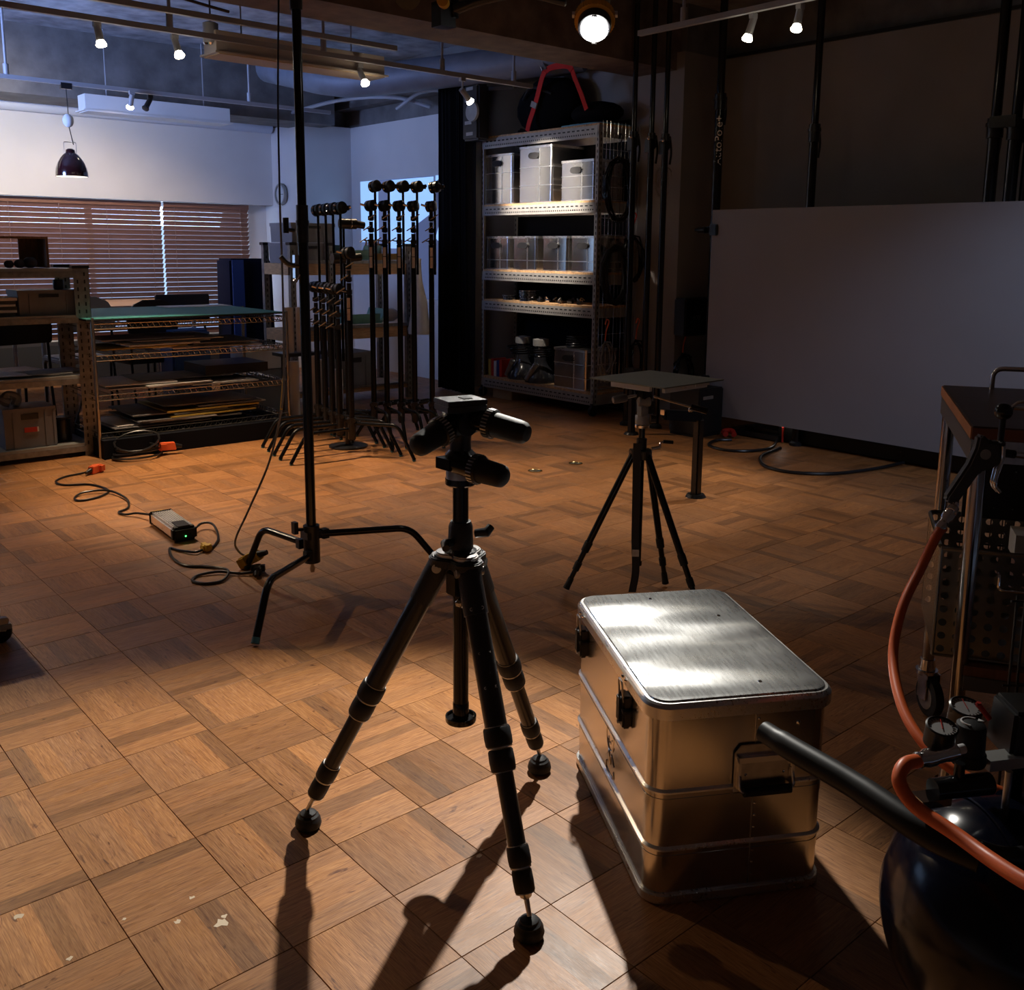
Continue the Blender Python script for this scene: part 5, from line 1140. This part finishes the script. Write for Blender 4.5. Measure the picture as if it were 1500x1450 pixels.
MB().box((2.33, 3.13, 2.31), (.07, .06, .09)).build('joint_block', black, c_, W=True); MB().cyl((2.31, 3.10, 2.345), (2.28, 3.07, 2.345), .022, n=18).build('joint_knob', yellowring, c_, W=True)
one(MB().tube([(0, 0, 0), (.03, 0, .05), (.05, 0, .15), (.02, 0, .3), (.05, 0, .8)], .006, 6, 5), 'lamp_cable', black, 'black cable rising from the bright spotlight to the slab', 'cable', (2.78, 2.72, 2.33))
t = thing('spare_lamp_head', 'unlit black lamp head clamped left of the bright spotlight under the beam', 'spotlight', (2.30, 3.30, 2.42))
MB().cyl((0, 0, .02), (-.06, -.06, -.04), .045, .05, n=20).build('housing', black, t); MB().cyl((0, 0, 0), (0, 0, .95), .012, n=10).build('drop_tube', black, t); MB().cyl((-.0, .02, -.02), (.01, .0, -.05), .006, n=8).build('copper_screw', mat('copper', (.6, .3, .12), .3, metal=1.0), t)

# ================================================================ CART
t = CT = thing('workshop_cart', 'chrome-legged workshop cart with dark wooden top at the right edge', 'cart', (2.247, .973, 0), radians(-59.4))
Wc, Dc, Hc = .62, .745, 1.042
b = MB().bx((0, 0, Hc-.032), (Wc, Dc, Hc)).build('tabletop', darkwood, t, bevel=.002)
MB().bx((-.003, 0.002, Hc-.030), (-.0002, Dc-.002, Hc-.003)).build('side_edge_strip', mat('reddish_edge', (.42, .17, .07), .5, noise=.2, nscale=10), b)
MB().bx((0, -.003, Hc-.030), (Wc, -.0002, Hc-.003)).build('front_edge_strip', mat('dark_red_edge', (.16, .05, .025), .5), b)
MB().bx((.0, .01, Hc-.085), (.004, Dc, Hc-.033)).bx((.0, .01, Hc-.037), (.03, Dc, Hc-.033)).build('side_angle', mat('dark_angle', (.09, .09, .10), .45), t)
MB().bx((.0, .006, Hc-.085), (Wc, .010, Hc-.033)).build('front_angle', steel, t)
legm = mat('dull_chrome_tube', (.50, .47, .45), .16, metal=1.0, noise=.15, nscale=12)
def caster(parent, x, y, rzz, s=1.0):
    A = Matrix.Rotation(rzz, 3, 'Z')
    c = MB(); c.cyl((x, y, .135*s), (x, y, .175*s), .026*s, .022*s, n=18).lathe([(.03*s, .125*s), (.034*s, .13*s), (.034*s, .14*s)], (x, y, 0), n=18)
    for k in (-1, 1):
        o_ = A @ Vector((-.02*s, k*.022*s, 0)); c.box((x+o_.x, y+o_.y, .095*s), (.05*s, .004*s, .085*s), rz=rzz)
    c = c.build('caster_fork', chrome, parent)
    o_ = A @ Vector((-.03*s, 0, 0)); ax = A @ Vector((0, 1, 0))
    MB().lathe([(.045*s, -.016*s), (.0615*s, -.013*s), (.0625*s, 0), (.0615*s, .013*s), (.045*s, .016*s)], (x+o_.x, y+o_.y, .0625*s), ax, n=32).build('caster_wheel', rubber, c)
    MB().lathe([(.032*s, -.018*s), (.04*s, -.0175*s), (.04*s, .0175*s), (.032*s, .018*s)], (x+o_.x, y+o_.y, .0625*s), ax, n=24).build('wheel_hub', steel, c)
for k, (x, y) in enumerate(((.022, .02), (.022, Dc-.03), (Wc-.02, .02), (Wc-.02, Dc-.03))):
    l = MB().cyl((x, y, .17), (x, y, Hc-.034), .0185, n=24).build('leg', legm, t)
    caster(l, x, y, [.6, 2.0, .3, .9][k])
MB().bent([(.13, Dc-.045, Hc-.005), (.13, Dc-.045, Hc+.062), (Wc-.1, Dc-.045, Hc+.062), (Wc-.1, Dc-.045, Hc-.005)], .007, .03, 12).build('top_rail', chrome, t)
sh = MB().bx((.03, .0, .43), (Wc, Dc, .455)).build('lower_shelf', mat('shelf_redwood', (.20, .08, .045), .5, noise=.2, nscale=10, stretch=(8, 1, 1)), t)
MB().bx((.03, -.004, .395), (Wc, .0, .43)).bx((.03, 0, .39), (.034, Dc, .43)).build('shelf_angle', MATS['dark_angle'], t)
# perforated baskets: walls modelled with real round holes
def perforated(mb, O_, X, Y, nx, ny, sp, r, th=.0012, stag=True):
    X = Vector(X).normalized(); Y = Vector(Y).normalized(); O_ = Vector(O_)
    for i in range(nx):
        for j in range(ny):
            c = O_+X*(sp*(i+.5))+Y*(sp*(j+.5)); n_ = 12
            rr = r
            ring = [mb.bm.verts.new(c+X*(rr*cos(2*pi*k/n_))+Y*(rr*sin(2*pi*k/n_))) for k in range(n_)]
            h = sp/2
            sq = []
            for k in range(n_):
                a = 2*pi*k/n_; m_ = max(abs(cos(a)), abs(sin(a))); sq.append(mb.bm.verts.new(c+X*(h*cos(a)/m_)+Y*(h*sin(a)/m_)))
            for k in range(n_): mb._f([ring[k], ring[(k+1) % n_], sq[(k+1) % n_], sq[k]])
            # fill corners (octagon-to-square)
            for (a, b_, sx, sy) in ((1, 2, 1, 1), (4, 5, -1, 1), (7, 8, -1, -1), (10, 11, 1, -1)):
                cv = mb.bm.verts.new(c+X*(h*sx)+Y*(h*sy)); mb._f([sq[a], sq[b_], cv])
def basket(parent_loc, label, bw, bd, bh, holes):
    t = thing('perforated_basket', label, 'basket', parent_loc, radians(-59.4))
    bmm = mat('dull_stainless', (.38, .37, .33), .3, metal=1.0, noise=.25, nscale=8)
    f = MB(); nx = int(bw/.034); ny = int(bh/.034)
    perforated(f, (0, 0, 0), (1, 0, 0), (0, 0, 1), nx, ny, .034, .0095); perforated(f, (0, bd, 0), (1, 0, 0), (0, 0, 1), nx, ny, .034, .0085)
    W0 = nx*.034; H0 = ny*.034
    f.bx((0, 0, -.001), (W0, bd, .0))
    f.build('perforated_wall', bmm, t)
    f = MB(); perforated(f, (0, 0, 0), (0, 1, 0), (0, 0, 1), int(bd/.011), int(H0/.011), .011, .0036); f.build('mesh_side', mat('mesh_steel', (.55, .55, .54), .25, metal=1.0), t)
    MB().bent([(0, 0, H0), (W0, 0, H0), (W0, bd, H0), (0, bd, H0), (0, 0.02, H0)], .005, .03, 8).build('rim_wire', bmm, t)
    MB().bent([(0, -.002, .0), (0, -.002, H0)], .004, .01, 8).bent([(0, 0, 0), (W0, 0, 0)], .004, .01, 8).build('corner_bead', bmm, t)
    MB().bent([(.13, -.004, H0-.045), (.13, -.016, H0-.05), (.13, -.016, H0-.085), (.27, -.016, H0-.085), (.27, -.016, H0-.05), (.27, -.004, H0-.045)], .004, .012, 8).build('basket_handle', chrome, t)
    return t
basket((2.255, 1.025, .462), 'perforated steel basket with wire handle on the cart shelf', .52, .36, .29, True)
cartv = lambda x, y, z: Vector((2.247, .973, 0))+Matrix.Rotation(radians(-59.4), 3, 'Z') @ Vector((x, y, z))
one(MB().box((0, 0, .03), (.26, .09, .06)), 'pale_box', paper, 'pale flat box standing in the perforated basket', 'box', cartv(.27, .2, .69), radians(-59.4))
MBs = MB(); MBs.bx((0, -.15, 0), (.14, .15, .006)).bx((0, -.15, 0), (.006, .15, .12)).bx((.134, -.15, 0), (.14, .15, .12))
t = thing('small_wire_basket', 'small black wire basket behind the chrome cart leg', 'basket', cartv(.05, .55, .46), radians(-59.4))
f = MB(); 
for k in range(6): f.bent([(.03*k, 0, .29), (.03*k, 0, .02), (.03*k, .14, .02), (.03*k, .14, .29)], .002, .02, 5)
for z in (.05, .15, .29): f.bent([(0, 0, z), (.15, 0, z), (.15, .14, z), (0, .14, z), (0, 0.01, z)], .003, .01, 6)
f.build('wire_cage', black, t)
one(MB().bx((.03, .30, .75), (.60, .31, 1.0)), 'dark_back_panel', mat('studded_black', (.012, .008, .008), .6), 'dark studded panel hanging under the cart top', 'panel', (2.247, .973, 0), radians(-59.4))
f = MB(); [f.sphere((.06+.045*(k % 12), .298, .78+.10*(k//12)), .0022, 6) for k in range(24)]
o = f.build('studs', steel, bpy.data.objects['dark_back_panel'])

# ================================================================ AIR GUN and hoses
G0 = Vector((2.078, .868, 1.0))
t = thing('air_gun', 'black air blow gun with chrome trigger hung at the cart corner', 'air gun', G0)
X3 = Vector((.754, -.657, 0)); 
gp = lambda a, z: (a, z-1.0)
# silhouette in the plane spanned by X3 and Z, thickness along the view
pts = [(-.022, .058), (-.012, .060), (.004, .045), (.026, .046), (.030, .018), (.030, -.004), (.012, -.014), (-.012, -.022), (-.052, -.088), (-.062, -.094), (-.078, -.088), (-.080, -.078), (-.038, -.004), (-.026, .030)]
MB().prism(pts, .024, Vector((-.657, -.754, 0))*-.012, X=X3, Y=(0, 0, 1)).build('grip_body', mat('grip_grey_black', (.045, .045, .05), .5, bump=.4, bscale=600), t, bevel=.005)
X3f = Vector((-.657, -.754, 0))*1.0
MB().cyl(X3*-.006+Vector((0, 0, .018))+X3f*.011, X3*-.006+Vector((0, 0, .018))+X3f*.015, .011, n=20).build('hanging_ring', greymetal, t)
MB().cyl(X3*.03+Vector((0, 0, .02)), X3*.062+Vector((0, 0, .016)), .009, n=14).build('nozzle_sleeve', rubber, t)
MB().cyl(X3*.062+Vector((0, 0, .016)), X3*.09+Vector((0, 0, .012)), .007, n=12).build('nozzle', chrome, t)
for off in (-.006, .006):
    o_ = Vector((-.657, -.754, 0))*off
    MB().tube([X3*.032+Vector((0, 0, .045))+o_, X3*.034+Vector((0, 0, .01))+o_, X3*.026+Vector((0, 0, -.025))+o_, X3*.024+Vector((0, 0, -.05))+o_, X3*.036+Vector((0, 0, -.066))+o_], [.006]*6+[.0055]*6+[.005]*6+[.004]*7, 10, 6).build('trigger', chrome, t)
MB().cyl(X3*.030+Vector((0, 0, .040))-X3f*-.012, X3*.030+Vector((0, 0, .040))+X3f*-.012, .005, n=12).build('trigger_pin', black, t)
g = MB(); a = Vector((-.075*.754, .075*.657, -.095)); d = (Vector((1.94, .893, .856))-Vector((1.998, .891, .894))).normalized()
p0 = Vector((2.008, .893, .905))-G0
g.cyl(p0-d*.012, p0+d*.004, .006, n=12).lathe([(.011, 0), (.012, .003), (.012, .014), (.009, .016), (.009, .02), (.013, .022), (.013, .036), (.010, .04), (.010, .05), (.0115, .052), (.0115, .064), (.009, .07)], p0, d, n=18).build('chrome_coupler', chrome, t)
t = thing('lever_hook', 'black ball knob with chrome hook rods above the air gun', 'hook', (2.154, .87, 1.04))
MB().sphere((0, 0, .06), .019, 18).build('ball_knob', blackmetal, t); MB().cyl((-.002, 0, -.02), (0, 0, .05), .007, n=12).build('stem', black, t)
MB().bent([X3*.012+Vector((0, 0, .066)), X3*.03+Vector((0, 0, .082)), X3*.10+Vector((0, 0, .080))], .0035, .01, 8).build('hook_rod', chrome, t)
MB().bent([X3*.02+Vector((0, 0, .068)), X3*.10+Vector((0, 0, .064))+X3*0, X3*.12+Vector((0, 0, .064))], .0045, .01, 8).build('hook_rod', chrome, t)
HP = [(2.000, .893, .893), (1.965, .893, .868), (1.939, .893, .856), (1.89, .896, .799), (1.804, .888, .733), (1.734, .864, .658), (1.645, .797, .612), (1.592, .728, .583), (1.575, .657, .562), (1.60, .56, .545), (1.70, .40, .50)]
HP = HP[1:2]+HP[2:]
one(MB().tube(HP, .0098, 12, 8), 'orange_hose', orange, 'orange air hose hanging from the air gun in a long curve', 'hose', (1.8, .8, .7), W=True)
one(MB().tube([(1.338, .613, .687), (1.301, .617, .692), (1.274, .61, .678), (1.269, .582, .655), (1.262, .518, .645), (1.236, .461, .649), (1.188, .401, .672), (1.14, .33, .70), (1.05, .2, .72)], .0105, 12, 8), 'orange_hose', orange, 'orange air hose leaving the compressor coupler toward the bottom right', 'hose', (1.25, .5, .65), W=True)

# ================================================================ COMPRESSOR
T0 = Vector((1.528, .509, .389)); ax = Vector((.80, -.60, 0)).normalized()
t = CP = thing('air_compressor', 'glossy navy black air compressor tank at the bottom right corner', 'compressor', (1.528, .509, 0))
prof = [(.001, -.215), (.06, -.208), (.11, -.190), (.15, -.160), (.175, -.125), (.186, -.085), (.188, -.05), (.188, .45), (.175, .50), (.13, .55), (.0, .56)]
MB().lathe(prof, T0, ax, n=48).build('tank', tankm, t, W=True)
MB().lathe([(.1885, -.082), (.1905, -.08), (.1905, -.06), (.1885, -.058)], T0, ax, n=48, cap=False).build('weld_band', tankm, t, W=True)
nx_ = Vector((-ax.y, ax.x, 0))
for s in (-1, 1):
    for q in (0.0, .38):
        c = T0+ax*q+nx_*s*.12
        MB().cyl((c.x, c.y, .03), (c.x, c.y, .28), .016, n=12).build('tank_leg', black, t, W=True)
        MB().lathe([(.03, 0), (.03, .02), (.02, .035)], (c.x, c.y, 0), n=16).build('rubber_foot', rubber, t, W=True)
MB().tube([(1.407, .930, .582), (1.393, .86, .581), (1.372, .73, .58), (1.345, .60, .575), (1.36, .52, .565)], [.0195]*4+[.0215]*9+[.0225]*12, 18, 6).build('handle', mat('handle_black', (.008, .008, .009), .45, spec=.25), t, W=True)
MB().tube([(1.36, .56, .575), (1.40, .50, .56), (1.50, .46, .55)], .014, 12, 5).build('handle_bracket', black, t, W=True)
MB().cyl((1.37, .603, .632), (1.455, .555, .632), .017, n=20).cyl((1.41, .583, .632), (1.41, .583, .67), .008, n=12).build('manifold', blackmetal, t, W=True)
MB().box((1.36, .60, .622), (.05, .03, .012), rz=-.5).build('safety_lever', chrome, t, W=True)
cdir = Vector((1.411, .586, .690))-Vector((1.333, .615, .687)); cdir.normalize()
MB().lathe([(.011, 0), (.013, .004), (.011, .012), (.014, .02), (.014, .034), (.011, .036), (.0125, .04), (.0125, .056), (.0135, .058), (.0135, .074), (.010, .078)], Vector((1.333, .616, .687)), cdir, n=22).build('coupler', chrome, t, W=True)
MB().cyl(Vector((1.408, .588, .690)), Vector((1.408, .588, .690))+cdir*.012, .0075, n=16).build('white_collar', white, t, W=True)
def gauge(c, r, h, rot, lab):
    c = Vector(c); up = Vector((-.15, -.18, 1)).normalized(); x, y, _ = frame(up)
    g = MB().lathe([(r, -h), (r*1.02, -.004), (r*1.06, 0), (r*.95, .002), (r*.92, -.003)], c, up, n=32).build('gauge_body', black, t, W=True)
    fa = MB().lathe([(r*.93, -.003), (r*.93, -.0015)], c, up, n=32)
    me = fa.build('gauge_dial', mat('gauge_dial_white', (.42, .42, .42), .4), g)
    me.data.transform(Matrix.Translation(-Vector((t.location.x, t.location.y, 0))))
    f = MB()
    for k in range(17):
        an = radians(-45+270*k/16); p = c+(x*cos(an)+y*sin(an))*r*.78-up*.001
        f.box(p, (.0012, .0045, .0005), M=Matrix((x, y, up)).transposed() @ Matrix.Rotation(an+pi/2, 3, 'Z'))
    mk = f.build('dial_marks', black, g); mk.data.transform(Matrix.Translation(-Vector((t.location.x, t.location.y, 0))))
    f = MB(); f.cyl(c-x*r*.25*cos(rot)-y*r*.25*sin(rot), c+x*r*.75*cos(rot)+y*r*.75*sin(rot), .0008, n=5)
    nd = f.build('needle', redP, g); nd.data.transform(Matrix.Translation(-Vector((t.location.x, t.location.y, 0))))
    for q_ in (me, mk, nd): q_.data.update()
gauge((1.389, .606, .728), .0225, .032, 2.2, '')
gauge((1.542, .636, .700), .0255, .040, 2.4, '')
rg_ = MB().lathe([(.0255, .655), (.027, .66), (.026, .672), (.0235, .674), (.0225, .712), (.021, .719), (.016, .722)], (1.449, .588, 0), n=36).build('regulator_knob', rubber, t, W=True)
f = MB(); f.tube([(1.449+.0145*cos(a), .588+.0145*sin(a), .7225) for a in [radians(200-q*22) for q in range(10)]], .0016, 6); f.prism([(0, .005), (0, -.005), (.009, 0)], .001, (1.449+.014, .588-.004, .7222), X=(.3, -1, 0), Y=(1, .3, 0))
f.build('white_arrow', letter, t, W=True)
MB().box((1.57, .545, .690), (.10, .09, .085), rz=-.75, taper=.9).build('pressure_switch', MATS['speaker_black'], t, W=True, bevel=.006)
MB().cyl((1.527, .592, .70), (1.517, .607, .722), .0045, n=10).sphere((1.517, .607, .722), .0055, 8).build('red_lever', redP, t, W=True)
MB().box((1.50, .555, .655), (.07, .03, .018), rz=-.5).build('grey_flange', greymetal, t, W=True)
MB().cyl((1.565, .56, .52), (1.565, .56, .67), .014, n=16).lathe([(.024, .555), (.024, .562)], (1.565, .56, 0), n=18).build('riser_pipe', tankm, t, W=True)
MB().cyl((1.50, .545, .57), (1.50, .545, .64), .006, n=10).build('drain_pipe', steel, t, W=True)
MB().lathe([(.012, 0), (.016, .004), (.016, .008)], T0+Vector((-.06, .12, .14)), (-.3, .6, .8), n=14).build('tank_plug', chrome, t, W=True)
ptxt = text_mesh('AIR', .014, .0003)
# black wire stand right edge
t = thing('black_wire_stand', 'black vertical wire stand behind the compressor, at the right edge', 'wire stand', (1.95, .66, 0))
f = MB()
for k in range(4): 
    p = X3*(.016*k); f.cyl(p+Vector((-.09, .03, 0.0)), p+Vector((-.085, .035, .80)), .0028, n=8)
f.build('wires', black, t)
f = MB(); [f.cyl(Vector((-.10, .04, z)), X3*.08+Vector((-.10, .04, z)), .0022, n=6) for z in (.02, .45, .62, .79)]; f.build('cross_wires', black, t)

# ================================================================ trolley corner at the far left
t = thing('trolley', 'corner of a wooden trolley on a black caster at the left edge', 'trolley', (.645, 3.775, 0))
MB().bx((-.6, -.02, .30), (.145, .5, .335)).build('deck_board', wood, t); MB().bx((-.6, -.02, .13), (.13, .5, .16)).build('deck_board', wood, t)
MB().bx((.10, -.01, .16), (.13, .02, .30)).build('corner_post', wood, t)
c = MB().cyl((.11, .0, .10), (.11, .0, .13), .03, n=16).box((.13, -.02, .075), (.05, .035, .05), M=Matrix.Rotation(.2, 3, 'Y')).build('caster_fork', steel, t, bevel=.004)
MB().lathe([(.03, -.014), (.04, -.012), (.042, 0), (.04, .012), (.03, .014)], (.13, -.01, .042), (.4, .9, 0), n=24).build('caster_wheel', rubber, c)
MB().bx((.125, -.045, .055), (.165, .0, .075)).build('brake_pedal', greymetal, c, bevel=.003)
